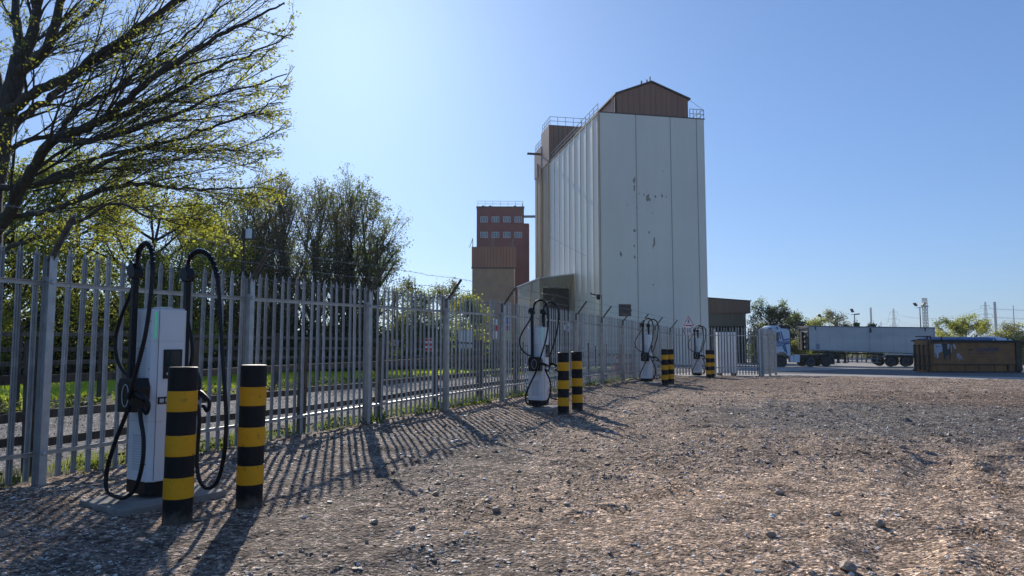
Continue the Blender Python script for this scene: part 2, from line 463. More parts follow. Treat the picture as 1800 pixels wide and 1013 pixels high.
# value noise for terrain relief
def vnoise(x, y, s, seed):
    r = np.random.default_rng(seed); T = r.random((256, 256))
    x = x / s + 1000; y = y / s + 1000
    xi = np.floor(x).astype(int); yi = np.floor(y).astype(int)
    fx = x - xi; fy = y - yi; fx = fx * fx * (3 - 2 * fx); fy = fy * fy * (3 - 2 * fy)
    g = lambda a, b: T[a % 256, b % 256]
    return (g(xi, yi) * (1 - fx) * (1 - fy) + g(xi + 1, yi) * fx * (1 - fy) + g(xi, yi + 1) * (1 - fx) * fy + g(xi + 1, yi + 1) * fx * fy) - .5

# ------------------------------------------------------------------ ground, roads, grass
def sheet(name, xs, ys, zf, m, keep=None, smooth=True, **kw):
    X, Y = xs, ys
    V = np.stack((X, Y, zf(X, Y)), -1); r, c = X.shape
    idx = np.arange(r * c).reshape(r, c)
    q = np.stack((idx[:-1, :-1], idx[:-1, 1:], idx[1:, 1:], idx[1:, :-1]), -1).reshape(-1, 4)
    V = V.reshape(-1, 3)
    if keep is not None:
        cen = V[q].mean(1); k = keep(cen[:, 0], cen[:, 1]); q = q[k]
        used = np.unique(q); mp = np.zeros(len(V), int); mp[used] = np.arange(len(used)); V = V[used]; q = mp[q]
    return link(name, fast_mesh(name, V, q, m, smooth), kind=kw.pop('kind', 'structure'), **kw)

yy = np.concatenate((np.arange(-40, 110, 2.0), np.geomspace(112, 4500, 24)))
xx = np.concatenate((-np.geomspace(4500, 92, 16), np.arange(-90, 91, 3.), np.geomspace(92, 4500, 16)))
X, Y = np.meshgrid(xx, yy)
sheet('ground', X, Y, lambda x, y: G(x, y) - .09, 'earth')

YB = np.array([(8.2, 35.2), (12.6, 35.2), (14.9, 36.4), (18.2, 32.0), (21.5, 27.8), (31, 20), (45, 12)])
def yard_back(x):
    return np.interp(x, YB[:, 0], YB[:, 1], left=35.2)
RUTS = ((-9., 16., 14.2, .25), (-9., 16., 16.0, .25), (18., -3., 15.5, .24), (18., -3., 17.3, .24), (9, 30, 21.5, .24), (9, 30, 23.3, .24))
def yard_z(x, y):
    d = np.maximum(1, y)
    z = G(x, y) + .05 * vnoise(x, y, 2.3, 1) + .035 * vnoise(x, y, .9, 2)
    rough = .55 + .9 * np.clip(vnoise(x, y, 1.7, 9) + .45, 0, 1)
    flat = np.clip(1 - ((x - 3.6) / 3.4) ** 2 - ((y - 5.8) / 2.4) ** 2, 0, 1) ** .5
    rough = rough * (1 - .55 * flat)
    # wheel ruts left by plant turning in the yard
    for (cx, cy, R_, w) in RUTS:
        rr_ = np.hypot(x - cx, y - cy) - R_
        z -= .035 * np.exp(-(rr_ / w) ** 2) * np.clip(.5 + 2 * vnoise(x, y, 1.6, 33), 0, 1) - .018 * np.exp(-((np.abs(rr_) - w * 1.6) / .12) ** 2)
    z += .05 * np.abs(vnoise(x, y, .62, 15)) * (1 - flat)
    n = .048 * vnoise(x, y, .31, 3) + .034 * vnoise(x, y, .13, 4) + .021 * vnoise(x, y, .06, 5) + .012 * vnoise(x, y, .03, 6)
    cl = np.clip(vnoise(x, y, .22, 12) - .24, 0, 1) * .26 * np.clip(vnoise(x, y, 1.1, 13) + .35, 0, 1)
    for (cx, cy, R_, w) in RUTS: rough = rough * (1 - .6 * np.exp(-((np.hypot(x - cx, y - cy) - R_) / (w * 1.3)) ** 2))
    calm = .85 - .50 * np.exp(-((x - FX(y) - 1.8) / 2.4) ** 2)            # raked smoother along the fence
    z = z + (n * rough + cl * (1 - flat)) * calm
    # heap along the fence foot and around the slabs
    fd = x - FX(y)
    z += .05 * np.exp(-((fd - .15) / .35) ** 2) * (vnoise(x, y, .8, 21) + .6) * (y > 3)
    # tread prints of a digger tyre pressed into the tan fill
    for (cx, cy, an, ln, wd, sp) in ((3.3, 5.1, 1.02, 1.5, .34, .095), (4.45, 5.7, .35, .9, .30, .10), (1.55, 7.0, .62, 1.3, .30, .10), (4.9, 7.2, 1.2, .9, .3, .1), (.75, 6.1, .8, .9, .28, .085), (3.0, 8.3, 1.0, .8, .3, .1)):
        a = (x - cx) * cos(an) + (y - cy) * sin(an); b = -(x - cx) * sin(an) + (y - cy) * cos(an)
        mk = np.clip(1.3 - np.abs(a / ln * 2) ** 4, 0, 1) * np.clip(1.2 - np.abs(b / wd * 2) ** 4, 0, 1) * np.clip(.6 + vnoise(x, y, .2, 31) * 2, 0, 1)
        ph = (a + np.abs(b) * .8) / sp
        z -= mk * .028 * np.clip(np.sin(ph * 2 * pi) * 2 - .6, 0, 1)
    return z
rows = np.geomspace(3.1, 37.5, 560); cols = np.linspace(-.86, .90, 760)
ROW, COLS = np.meshgrid(rows, cols, indexing='ij')
def in_yard(x, y):
    return (x > FX(y) - .25) & (y < yard_back(x))
sheet('yard', COLS * ROW, ROW, yard_z, 'yard', in_yard, smooth=True)
# coarse continuation of the yard outside the dense part
X, Y = np.meshgrid(np.arange(-9, 46, .5), np.arange(-12, 38, .5))
sheet('yard', X, Y, lambda x, y: G(x, y) - .062, 'yard', in_yard)

def strip_sheet(name, u0, u1, o0, o1, dz, m, nu=120, no=14, amp=0., seed=0):
    U, O = np.meshgrid(np.linspace(u0, u1, nu), np.linspace(o0, o1, no), indexing='ij')
    X = F0[0] + UD[0] * U - VD[0] * O; Y = F0[1] + UD[1] * U - VD[1] * O
    return sheet(name, X, Y, lambda x, y: G(x, y) + dz + amp * vnoise(x, y, .25, seed) + amp * vnoise(x, y, .7, seed + 1), m)
strip_sheet('verge', -9, 31, .2, 1.35, -.03, 'verge', 300, 16, .05, 40)
strip_sheet('lane', -9, 75, 1.3, 8.0, -.012, 'road', 500, 60, .02, 42)
strip_sheet('far_verge', -12, 75, 7.9, 11.0, .0, 'verge', 200, 16, .08, 44)
strip_sheet('lawn', -15, 75, 10.9, 25, .03, 'lawn', 160, 20, .05, 46)

# lorry park, darkened to paint in a cast shadow, and pale concrete round it
poly_rows = np.linspace(0, 1, 40)
def quad_sheet(name, a, b, c, d, dz, m, n=30):
    u, v = np.meshgrid(np.linspace(0, 1, n), np.linspace(0, 1, n), indexing='ij')
    X = (1 - u) * (1 - v) * a[0] + u * (1 - v) * b[0] + u * v * c[0] + (1 - u) * v * d[0]
    Y = (1 - u) * (1 - v) * a[1] + u * (1 - v) * b[1] + u * v * c[1] + (1 - u) * v * d[1]
    return sheet(name, X, Y, lambda x, y: G(x, y) + dz, m)
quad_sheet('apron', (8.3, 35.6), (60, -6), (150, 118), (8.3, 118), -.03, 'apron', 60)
quad_sheet('shade_painted_tarmac', (14.5, 45.5), (34, 24), (110, 40), (40, 69.5), -.02, 'shade_painted_asphalt', 40)

# ------------------------------------------------------------------ palisade fences
def pale_mesh(h=2.4):
    prof = [(-.0345, .006), (-.026, .0), (-.014, .020), (-.005, .010), (.005, .010), (.014, .020), (.026, 0.), (.0345, .006)]
    tops = [h - .10, h - .045, h - .075, h, h, h - .075, h - .045, h - .10]
    mb = MB(); n = len(prof); t = .003
    front = [(x, y - t, 0) for x, y in prof] + [(x, y - t, h - .14) for x, y in prof] + [(x, y - t, z) for (x, y), z in zip(prof, tops)]
    back = [(x, y + t, 0) for x, y in prof] + [(x, y + t, h - .14) for x, y in prof] + [(x, y + t, z) for (x, y), z in zip(prof, tops)]
    fs = []
    for r in range(2):
        for i in range(n - 1):
            a = r * n + i
            fs.append((a, a + 1, a + 1 + n, a + n))
    B = 3 * n
    fs += [tuple(B + i for i in reversed(f)) for f in list(fs)]
    for r in range(2):
        fs.append((r * n, (r + 1) * n, B + (r + 1) * n, B + r * n)); a = r * n + n - 1
        fs.append((a, B + a, B + a + n, a + n))
    for i in range(n - 1):
        a = 2 * n + i; fs.append((a, a + 1, B + a + 1, B + a))
    mb.add(front + back, fs)
    return mb.mesh('pale', 'steel_pale')
PALE = pale_mesh()
PALE.transform(mathutils.Matrix.Diagonal((.90, 1, 1, 1)))
def post_mesh(h=2.36, arm=True):
    mb = MB()                                   # x along fence, y towards outside; I section
    mb.box((-.038, -.135, -.2), (.038, -.127, h)); mb.box((-.038, -.024, -.2), (.038, -.016, h))
    mb.box((-.004, -.127, -.2), (.004, -.024, h))
    return mb.mesh('post', 'steel')
POST = post_mesh()
def arm_mesh():
    mb = MB()
    mb.beam((0, -.09, 2.30), (0, -.43, 2.74), .006, .055, (0, 1, 0))
    mb.beam((-.024, -.09, 2.31), (-.024, -.43, 2.75), .045, .006, (0, 1, 1))
    mb.beam((0, -.08, 2.15), (0, -.08, 2.36), .03, .06)
    return mb.mesh('barb_arm', 'rustarm')
ARM = arm_mesh()
def bolt_mesh():
    mb = MB(); mb.lathe([(.001, -.018), (.017, -.015), (.017, -.002), (.02, 0)], k=8, axis=1); return mb.mesh('bolt', 'steel')
BOLT = bolt_mesh()

def fence_run(root, pts, zs, arms=True, npale=17, rails=(.33, 2.08), first_post=True):
    o = np.array(root.location)
    ang0 = root.rotation_euler[2]
    for k in range(len(pts) - 1):
        a, b = np.array(pts[k]), np.array(pts[k + 1]); za, zb = zs[k], zs[k + 1]
        d = b - a; L = np.linalg.norm(d); ang = atan2(d[1], d[0])
        fr = np.array((-d[1], d[0])) / L            # outside normal (local +y)
        for j in range(npale):
            t = (j + .5) / npale
            p = a + d * t
            q = link('pale', PALE, root, (p[0] - o[0], p[1] - o[1], lerp(za, zb, t) - o[2] + .06 + random.uniform(-.004, .004)), ang)
            q.rotation_euler = (random.gauss(0, .005), random.gauss(0, .006), ang + random.gauss(0, .05))
        for rz in rails:
            mb = MB()
            A = np.array((*(a - fr * .012 - o[:2]), za + rz - o[2])); B = np.array((*(b - fr * .012 - o[:2]), zb + rz - o[2]))
            n3 = np.array((*(-fr), 0))
            mb.beam(A, B, .006, .045)
            mb.beam(A + n3 * .022 + (0, 0, .0215), B + n3 * .022 + (0, 0, .0215), .044, .005)
            mb.obj('rail', 'steel', root)
    for k in range(0 if first_post else 1, len(pts)):
        i = min(k, len(pts) - 2); d = np.array(pts[i + 1]) - np.array(pts[i]); ang = atan2(d[1], d[0])
        loc = (pts[k][0] - o[0], pts[k][1] - o[1], zs[k] - o[2])
        po = link('post', POST, root, loc, ang)
        if arms: link('barb_arm', ARM, root, loc, ang)
        for rz in rails:
            bo = link('bolt', BOLT, po, (0, -.137, rz + .01))
            bo.scale = (1.3, 1, 1.3)

fp = [F0 + FS * k for k in range(-1, 12)]
fp[-1] = fp[-1] + np.array((.15, .1)); 
fz = [float(G(0, p[1])) + (.0 if i < 3 else .03) for i, p in enumerate(fp)]
fence = thing('palisade_fence', 'long galvanised palisade fence with inward cranked barbed wire arms, receding behind the chargers', 'fence', (fp[1][0], fp[1][1], fz[1]))
fence_run(fence, fp, fz)
# three barbed strands on the arms
o = np.array(fence.location)
for s_, nm in ((.12, 0), (.56, 1), (1.0, 2)):
    mb = MB(); pts = []
    for k in range(len(fp)):
        base = np.array((*(fp[k] + VD * lerp(.09, .43, s_)), fz[k] + lerp(2.31, 2.75, s_) + .01)) - o
        pts.append(base)
    full = []
    for k in range(len(pts) - 1):
        for j in range(14):
            t = j / 14; p = lerp(pts[k], pts[k + 1], t); p = p + np.array((0, 0, -.03 * sin(pi * t) + random.gauss(0, .006)))
            full.append(p)
            if j % 1 == 0:
                for q in range(2):
                    v = RNG.normal(size=3); v = v / np.linalg.norm(v) * .022; mb.beam(p - v, p + v, .0032)
    full.append(pts[-1])
    mb.tube(full, .0034, 4)
    mb.obj('barbed_wire', 'wire', fence)

# return fence facing the camera
rp = [(7.83, 34.85), (10.15, 35.15), (12.5, 35.45)]
rz_ = [-.14, -.15, -.16]
f2 = thing('palisade_fence', 'short palisade fence facing the yard, in front of a tall white cabinet and road sign', 'fence', (*rp[0], rz_[0]))
fence_run(f2, rp, rz_, arms=False, npale=15, rails=(.42, 2.03), first_post=False)
g1 = thing('palisade_gate', 'open palisade gate leaf seen edge on beside the lorry cab', 'gate', (12.62, 35.5, -.16))
fence_run(g1, [(12.62, 35.5), (13.55, 37.05), (14.45, 38.6)], [-.16, -.18, -.2], arms=False, npale=14, rails=(.35, 2.1))

# ------------------------------------------------------------------ post and rail fences behind it
def wood_fence(label, u0, u1, o_, step, hp, rails, seed, th=.11):
    r = random.Random(seed)
    p0 = off(u0, o_); root = thing('post_and_rail_fence', label, 'fence', (p0[0], p0[1], float(G(0, p0[1]))))
    o = np.array(root.location)
    n = int((u1 - u0) / step)
    for k in range(n + 1):
        p = off(u0 + k * step, o_); z = float(G(0, p[1])) - .03
        mb = MB(); h = hp + r.uniform(-.04, .04)
        mb.box((-th / 2, -th / 2, -.1), (th / 2, th / 2, h - .03)); mb.box((-th / 2 + .012, -th / 2 + .012, h - .03), (th / 2 - .012, th / 2 - .012, h))
        q = mb.obj('post', 'wood', root, loc=(p[0] - o[0], p[1] - o[1], z - o[2]))
        q.rotation_euler = (r.gauss(0, .012), r.gauss(0, .012), atan2(UD[1], UD[0]) + r.gauss(0, .05))
        if k < n:
            b = off(u0 + (k + 1) * step, o_); zb = float(G(0, b[1])) - .03
            for rz in rails:
                mb = MB(); A = np.array((*(p - VD * .0), z + rz + r.gauss(0, .012))) - o; B = np.array((*(b - VD * .0), zb + rz + r.gauss(0, .012))) - o
                oo = np.array((*(VD * (th / 2 + .022)), 0))
                mb.beam(A + oo, B + oo, .04, .095); mb.obj('rail', 'wood', root)
    return root
wood_fence('dark timber post and rail fence close behind the steel palisades', -6.2, 29, .75, 2.2, 1.5, (.40, .69, 1.08), 3)
wood_fence('weathered timber post and rail fence across the lane, against the lawn', -5, 48, 9.0, 2.0, 1.85, (.62, 1.0, 1.32, 1.66), 4, .13)

# ------------------------------------------------------------------ charging posts
def rings(pts, r, n, step):
    """spring coil round a hose: small hoops."""
    mb = MB(); pts = np.asarray(pts, float)
    seg = np.linalg.norm(np.diff(pts, axis=0), axis=1); L = np.concatenate(([0], np.cumsum(seg)))
    for s_ in np.arange(0, L[-1], step):
        p = np.array([np.interp(s_, L, pts[:, i]) for i in range(3)]); q = np.array([np.interp(min(L[-1], s_ + .01), L, pts[:, i]) for i in range(3)])
        t = q - p
        if np.linalg.norm(t) < 1e-6: continue
        t /= np.linalg.norm(t); mb.tube([p - t * .0035, p + t * .0035], r, 10)
    return mb

def smooth_path(pts, n=8):
    pts = np.asarray(pts, float); P_ = np.vstack((2 * pts[0] - pts[1], pts, 2 * pts[-1] - pts[-2])); out = []
    for i in range(1, len(P_) - 2):
        for t in np.arange(n) / n:
            a, b, c, d = P_[i - 1:i + 3]
            out.append(.5 * (2 * b + (c - a) * t + (2 * a - 5 * b + 4 * c - d) * t * t + (3 * b - a - 3 * c + d) * t ** 3))
    out.append(pts[-1]); return np.array(out)

def make_charger(alt=False):
    root = thing('ev_charging_post', '', 'charging post')
    sl = MB(); sl.box((-.20, -.50, -.12), (.53, .50, .05)); sl.obj('slab', 'concrete', root, bevel=.012)
    x0, x1, y0, y1 = -.04, .33, -.17, .17
    pl = [(x0, y0), (x1 - .05, y0), (x1, y0 + .05), (x1, y1 - .05), (x1 - .05, y1), (x0, y1)]
    mb = MB(); mb.prism(pl, .20, 1.77, 2); body = mb.obj('cabinet', 'white', root, bevel=.008)
    mb = MB(); mb.prism([(lerp(.145, x, .985), y * .985) for x, y in pl], .085, .20, 2); mb.obj('plinth', 'blackplastic', root)
    mb = MB(); mb.prism([(lerp(.145, x, .92), y * .9) for x, y in pl], 1.77, 1.785, 2); mb.box((.12, -.06, 1.785), (.22, .06, 1.80)); mb.obj('lid', 'vent', root)
    # LED strip in the bevelled corner, near side
    mb = MB(); c = np.array((x1 - .025 + .004, y0 + .025 - .004)); mb.beam((c[0], c[1], 1.50), (c[0], c[1], 1.745), .010, .006, (1, -1, 0)); mb.obj('light_strip', 'led', root)
    # screen and card reader on the front
    mb = MB(); mb.box((x1, -.075, 1.13), (x1 + .012, .105, 1.40)); sc = mb.obj('screen_surround', 'blackplastic', root, bevel=.004)
    mb = MB(); mb.box((x1 + .012, -.055, 1.24), (x1 + .0145, .085, 1.385)); mb.obj('screen', 'glass', sc)
    mb = MB(); mb.lathe([(.001, x1 + .02), (.011, x1 + .02), (.014, x1 + .012)], (0, -.035, 1.175), 12, 0); mb.obj('button', 'vent', sc)
    mb = MB(); mb.box((x1, -.115, .90), (x1 + .01, .02, .965)); cr = mb.obj('card_reader', 'blackplastic', root, bevel=.004)
    mb = MB(); mb.box((x1 + .01, -.10, .915), (x1 + .012, -.06, .95)); mb.box((x1 + .01, -.045, .915), (x1 + .012, -.005, .95)); mb.obj('reader_window', 'vent', cr)
    for z_ in (.74, 1.475):
        mb = MB(); mb.prism([(lerp(.145, x, 1.006), y * 1.008) for x, y in pl], z_, z_ + .004, 2); mb.obj('panel_seam', 'silo_joint', root)
    mb = MB(); mb.box((x1, .03, .30), (x1 + .0015, .11, .42)); mb.obj('rating_plate', 'vent', root)
    mb = MB(); mb.box((x1, -.128, .22), (x1 + .0012, -.124, 1.76)); mb.obj('door_gap', 'blackplastic', root)
    # louvred vents: grooves in relief on the sides
    for sy in (-1, 1):
        for (z0, z1, n) in ((.30, .62, 13), (1.08, 1.42, 14)):
            mb = MB(); ys = y0 if sy < 0 else y1
            a, b = (ys - .002, ys + .003) if sy < 0 else (ys - .003, ys + .002)
            mb.box((x0 + .09, a, z0), (x1 - .12, b, z1))
            vt = mb.obj('vent', 'vent', root)
            mb = MB()
            for k in range(n):
                z = z0 + .012 + k * (z1 - z0 - .02) / n
                mb.box((x0 + .098, ys + sy * .002 - .002, z), (x1 - .128, ys + sy * .002 + .004 * (1 if sy > 0 else 0), z + .008))
            mb.obj('louvre', 'white', vt)
    mb = MB()
    for z in (.36, 1.0, 1.22, 1.66):
        mb.lathe([(.001, y0 - .003), (.006, y0 - .003), (.007, y0)], (x1 - .065, 0, z), 8, 1)
    mb.obj('screw', 'blackplastic', root)
    # masts, hoods, hoses
    D = {-1: dict(u=-.235, pole=(.085, 2.06, .95), hold=(.03, .30, .83, 1.14),
             up=[(.125, 2.16), (.130, 2.24), (.165, 2.31), (.235, 2.355), (.32, 2.365), (.405, 2.325), (.46, 2.24), (.485, 2.10), (.487, 1.84), (.445, 1.53), (.365, 1.27), (.30, 1.07), (.26, .96)],
             serv=[(.083, 2.10), (.05, 1.98), (-.03, 1.85), (-.14, 1.69), (-.215, 1.50), (-.18, 1.33), (-.06, 1.205), (.09, 1.143)],
             low=[(.24, .90), (.185, .76), (.10, .597), (.0, .36), (-.01, .20), (.05, .125), (.16, .105), (.33, .11), (.49, .22), (.56, .425), (.545, .63), (.47, .78), (.42, .88)],
             con=[(.30, 1.0), (.37, .99), (.45, .955)]),
         1: dict(u=.235, pole=(.17, 2.06, 1.18), hold=(.08, .32, .90, 1.18),
             up=[(.165, 2.16), (.17, 2.24), (.21, 2.31), (.29, 2.345), (.38, 2.345), (.50, 2.30), (.60, 2.19), (.665, 2.03), (.70, 1.83), (.75, 1.48), (.82, 1.05), (.86, .735), (.84, .42), (.75, .19), (.61, .12), (.49, .17), (.43, .34), (.44, .606), (.445, .75), (.40, .88)],
             serv=[(.14, 2.10), (.145, 1.90), (.19, 1.70), (.26, 1.53), (.295, 1.37), (.265, 1.24), (.20, 1.17)],
             low=None, con=[(.30, .98), (.37, .97), (.45, .93)])}
    if alt:                                             # the far three hang their second hose tighter
        D[1].update(up=[(.165, 2.16), (.17, 2.24), (.21, 2.31), (.29, 2.345), (.38, 2.34), (.47, 2.27), (.52, 2.14), (.52, 1.95), (.47, 1.65), (.38, 1.35), (.30, 1.12), (.27, .98)],
                    low=[(.24, .92), (.16, .76), (.12, .60), (.14, .40), (.26, .24), (.42, .20), (.58, .32), (.65, .50), (.63, .68), (.54, .82), (.45, .88)])
    for sd, d in D.items():
        u = d['u']
        pv, pz1, pz0 = d['pole']
        mb = MB(); mb.box((pv - .026, u - .026, pz0), (pv + .026, u + .026, pz1))
        po = mb.obj('mast', 'blackplastic', root, bevel=.005)
        mb = MB()
        for k in range(60):
            z = pz0 + .03 + k * (pz1 - pz0 - .05) / 60
            mb.box((pv + .026, u - .018, z), (pv + .034, u + .018, z + .008))
        mb.obj('rack', 'blackplastic', po)
        mb = MB(); mb.prism([(pv - .075, 2.06), (pv + .055, 2.06), (pv + .062, 2.12), (pv + .02, 2.20), (pv - .045, 2.20), (pv - .08, 2.16)], u - .042, u + .042, 1)
        mb.obj('hood', 'blackplastic', root, bevel=.006)
        mb = MB(); mb.lathe([(.001, u - .05), (.014, u - .05), (.016, u - .042)], (pv - .045, 0, 2.075), 10, 1); mb.obj('hood_bolt', 'chrome', root)
        v0, v1, z0, z1 = d['hold']
        mb = MB(); yo = (u - .085, -.172) if sd < 0 else (.172, u + .085)
        mb.prism([(v0, z0), (v1, z0 + .01), (v1 + .01, z1 - .08), (v1 - .03, z1), (v0 + .02, z1), (v0 - .01, z1 - .06)], yo[0], yo[1], 1)
        ho = mb.obj('holster', 'blackplastic', root, bevel=.008)
        hy = yo[0] - .004 if sd < 0 else yo[1] + .004
        cv = (v0 + v1) / 2
        mb = MB(); mb.tube([(cv + .055 * cos(a), hy, (z0 + z1) / 2 + .10 * sin(a)) for a in np.linspace(0, 2 * pi, 20)], .004, 5, False); mb.obj('holster_rim', 'vent', ho)
        uh = u - .06 * (1 if sd < 0 else -1)
        def path(key, uu): return smooth_path([(v, uu, z) for v, z in d[key]])
        up = path('up', u)
        if sd < 0: up[:, 1] = np.linspace(u, uh - .05, len(up))
        mb = MB(); mb.tube(up, .0185, 10); mb.obj('cable', 'rubber', root, smooth=True)
        k = int(len(up) * (.58 if sd < 0 or alt else .36))
        rings(up[2:k], .026, 12, .019).obj('spring', 'rubber', root)
        mb = MB()
        for i in range(4, k - 2, 3):                     # bright bits put in as glints on the outer edge of the coil
            t = up[i + 1] - up[i - 1]; t /= np.linalg.norm(t); nrm = np.cross(t, (0, 1, 0)); nrm = nrm * (1 if nrm[2] > 0 else -1)
            mb.beam(up[i] + nrm * .027 - np.array((0, .008, 0)), up[i] + nrm * .027 + np.array((0, .008, 0)), .006)
        mb.obj('coil_glint', 'chrome', root)
        mb = MB(); mb.tube(path('serv', u), .017, 10); mb.obj('service_cable', 'rubber', root, smooth=True)
        if d['low']:
            lo = path('low', uh); lo[:, 1] = uh - sd * -1 * (.03 + .05 * np.sin(np.linspace(0, pi, len(lo)))) if sd < 0 else uh + .03 + .05 * np.sin(np.linspace(0, pi, len(lo)))
            mb = MB(); mb.tube(lo, .0185, 10); mb.obj('cable', 'rubber', root, smooth=True)
        # connector: nose in the holster, D-shaped hand grip
        mb = MB(); c = [(v, uh, z) for v, z in d['con']]
        mb.tube(smooth_path(c, 5), np.linspace(.036, .026, 11), 10)
        a = np.array(c[0]); b = np.array(c[-1]); e = np.array((d['con'][-1][0] - .03, uh, d['con'][-1][1] - .075))
        g = [a + (.05, 0, .0), lerp(a, b, .8) + (0, 0, .02), b + (.045, 0, -.02), b + (.055, 0, -.07), e + (.05, 0, -.04), e, e + (-.02, 0, 0)]
        mb.tube(smooth_path(g, 5), .017, 8)
        mb.obj('connector', 'blackplastic', root, smooth=True)
    return root
ch = make_charger(); ch2 = make_charger(True)
CHG = 'electric vehicle charging posts along the fence'
spots = [((-3.46, 6.72), 'nearest white vehicle charging post with green light strip, two looped black cables'),
         ((.46, 15.45), 'white charging post second from the left, beside the middle pair of striped bollards'),
         ((4.78, 25.6), 'white charging post third from the left, against the grey silo wall end of the fence'),
         ((8.42, 32.4), 'farthest white charging post, in front of the short facing palisades and pedestrian sign')]
for i, ((x, y), lab) in enumerate(spots):
    c = ch if i == 0 else (ch2 if i == 1 else copy_tree(ch2))
    c.location = (x, y, float(G(x, y)) + (.0, .0, .0, .03)[i]); c.rotation_euler = (0, 0, atan2(VD[1], VD[0]) + (-.15, .0, -.04, .03)[i])
    c['label'] = lab; c['group'] = CHG

# ------------------------------------------------------------------ bollards
def make_bollard():
    root = thing('bollard', '', 'bollard')
    mb = MB(); r = .115
    mb.lathe([(r, -.12), (r, 0), (r, 1.0), (r, 1.25), (r, 1.256), (r - .003, 1.266), (r - .010, 1.27), (r - .014, 1.27), (.001, 1.27)], k=40); mb.obj('sleeve', 'black', root, smooth=False)
    for z0 in (.205, .545, .905):
        mb = MB(); mb.lathe([(r + .0, z0), (r + .0022, z0), (r + .0022, z0 + .003), (r + .0022, z0 + .165), (r + .0022, z0 + .168), (r + .0, z0 + .168)], k=40); mb.obj('yellow_band', 'yellow', root)
    return root
bo = make_bollard()
for q in [bo] + list(bo.children):
    if q.type == 'MESH':
        q.data.polygons.foreach_set('use_smooth', [len(p.vertices) == 4 and abs(p.normal.z) < .5 for p in q.data.polygons])
bl = [((-2.745, 5.85), 'nearest black and yellow striped bollard, in front of the first charging post'),
      ((-2.375, 6.43), 'striped bollard just right of the nearest one, beside the hanging charger cable'),
      ((1.03, 14.12), 'left striped bollard of the pair by the second charging post'),
      ((1.38, 14.85), 'right striped bollard of the pair by the second charging post'),
      ((5.36, 24.6), 'left striped bollard of the pair by the third charging post'),
      ((5.73, 25.3), 'right striped bollard of the pair by the third charging post'),
      ((8.66, 30.9), 'left striped bollard of the far pair by the white cabinet'),
      ((9.05, 31.7), 'right striped bollard of the far pair, mostly behind its twin')]
for i, ((x, y), lab) in enumerate(bl):
    c = bo if i == 0 else copy_tree(bo)
    c.location = (x, y, float(G(x, y)) - .01); c.rotation_euler = (random.gauss(0, .006), random.gauss(0, .006), random.uniform(0, 6))
    c['label'] = lab; c['group'] = 'black and yellow bollards guarding the chargers'

# ------------------------------------------------------------------ grain silo and its annexes
SN = P(1053, 198, 80); ZT = float(SN[2])
SR = np.array((23.45, 82.07)); SL = np.array((5.55, 102.67)); A0 = SN[:2]
wf = float(np.linalg.norm(SR - A0)) * .997; ws = float(np.linalg.norm(SL - A0))
silo = thing('grain_silo', 'tall pale grey clad grain silo with brown gabled roof house on top', 'silo', (A0[0], A0[1], -1.05), radians(11.4))
ZB = ZT + 1.05                                        # height over its base
T = ws * 1.0; TL = T + 9.6
mb = MB(); mb.box((.03, .03, 0), (wf - .03, T, ZB - .05)); mb.obj('wall_core', 'silo_joint', silo)
fpx = [0, (1117 - 1053) / 189 * wf, (1179 - 1053) / 189 * wf * 1.0, (1227 - 1053) / 189 * wf, wf]
for a, b in zip(fpx[:-1], fpx[1:]):
    mb = MB(); mb.box((a + .06, -.05, 0), (b - .06, .02, ZB)); mb.obj('panel', 'silo_front', silo)
    if b < wf: 
        mb = MB(); mb.box((b - .055, -.02, 0), (b + .055, .0, ZB - .05)); mb.box((b - .02, -.075, 0), (b + .02, -.02, ZB - .04)); mb.obj('joint_strip', 'silo_joint', silo)
mb = MB(); mb.box((-.02, -.08, ZB), (wf + .05, .3, ZB + .12)); mb.box((-.1, .3, ZB - .1), (.2, T, ZB + .12)); mb.obj('parapet', 'brown_dark', silo)
nb = 9
for i in range(nb):
    y0 = T * i / nb; y1 = T * (i + 1) / nb
    mb = MB(); mb.box((-.04, y0 + .03, 0), (.02, y1 - .33, ZB - .12)); mb.obj('panel', 'silo_side', silo)
    mb = MB(); mb.box((-.10, y1 - .30, 0), (.0, y1 + .0, ZB - .12)); mb.obj('rib', 'silo_side', silo)
mb = MB(); mb.tube([(-.12, -.05, 0), (-.12, -.05, ZB - .5), (-.05, .1, ZB - .1)], .13, 10); mb.obj('downpipe', 'pipe', silo)
# window louvre at the foot
lx0, lx1 = (1083 - 1053) / 189 * wf, (1104 - 1053) / 189 * wf
z1 = P(1083, 535, 80.4)[2] + 1.05; z0 = P(1083, 556, 80.4)[2] + 1.05
mb = MB(); mb.box((lx0, -.09, z0), (lx1, -.052, z1)); lv = mb.obj('louvre_panel', 'brown_dark', silo)
for k in range(5):
    mb = MB(); zz = lerp(z0, z1, (k + .5) / 5); mb.beam((lx0, -.11, zz), (lx1, -.11, zz), .05, .10); mb.obj('blade', 'brown_dark', lv)
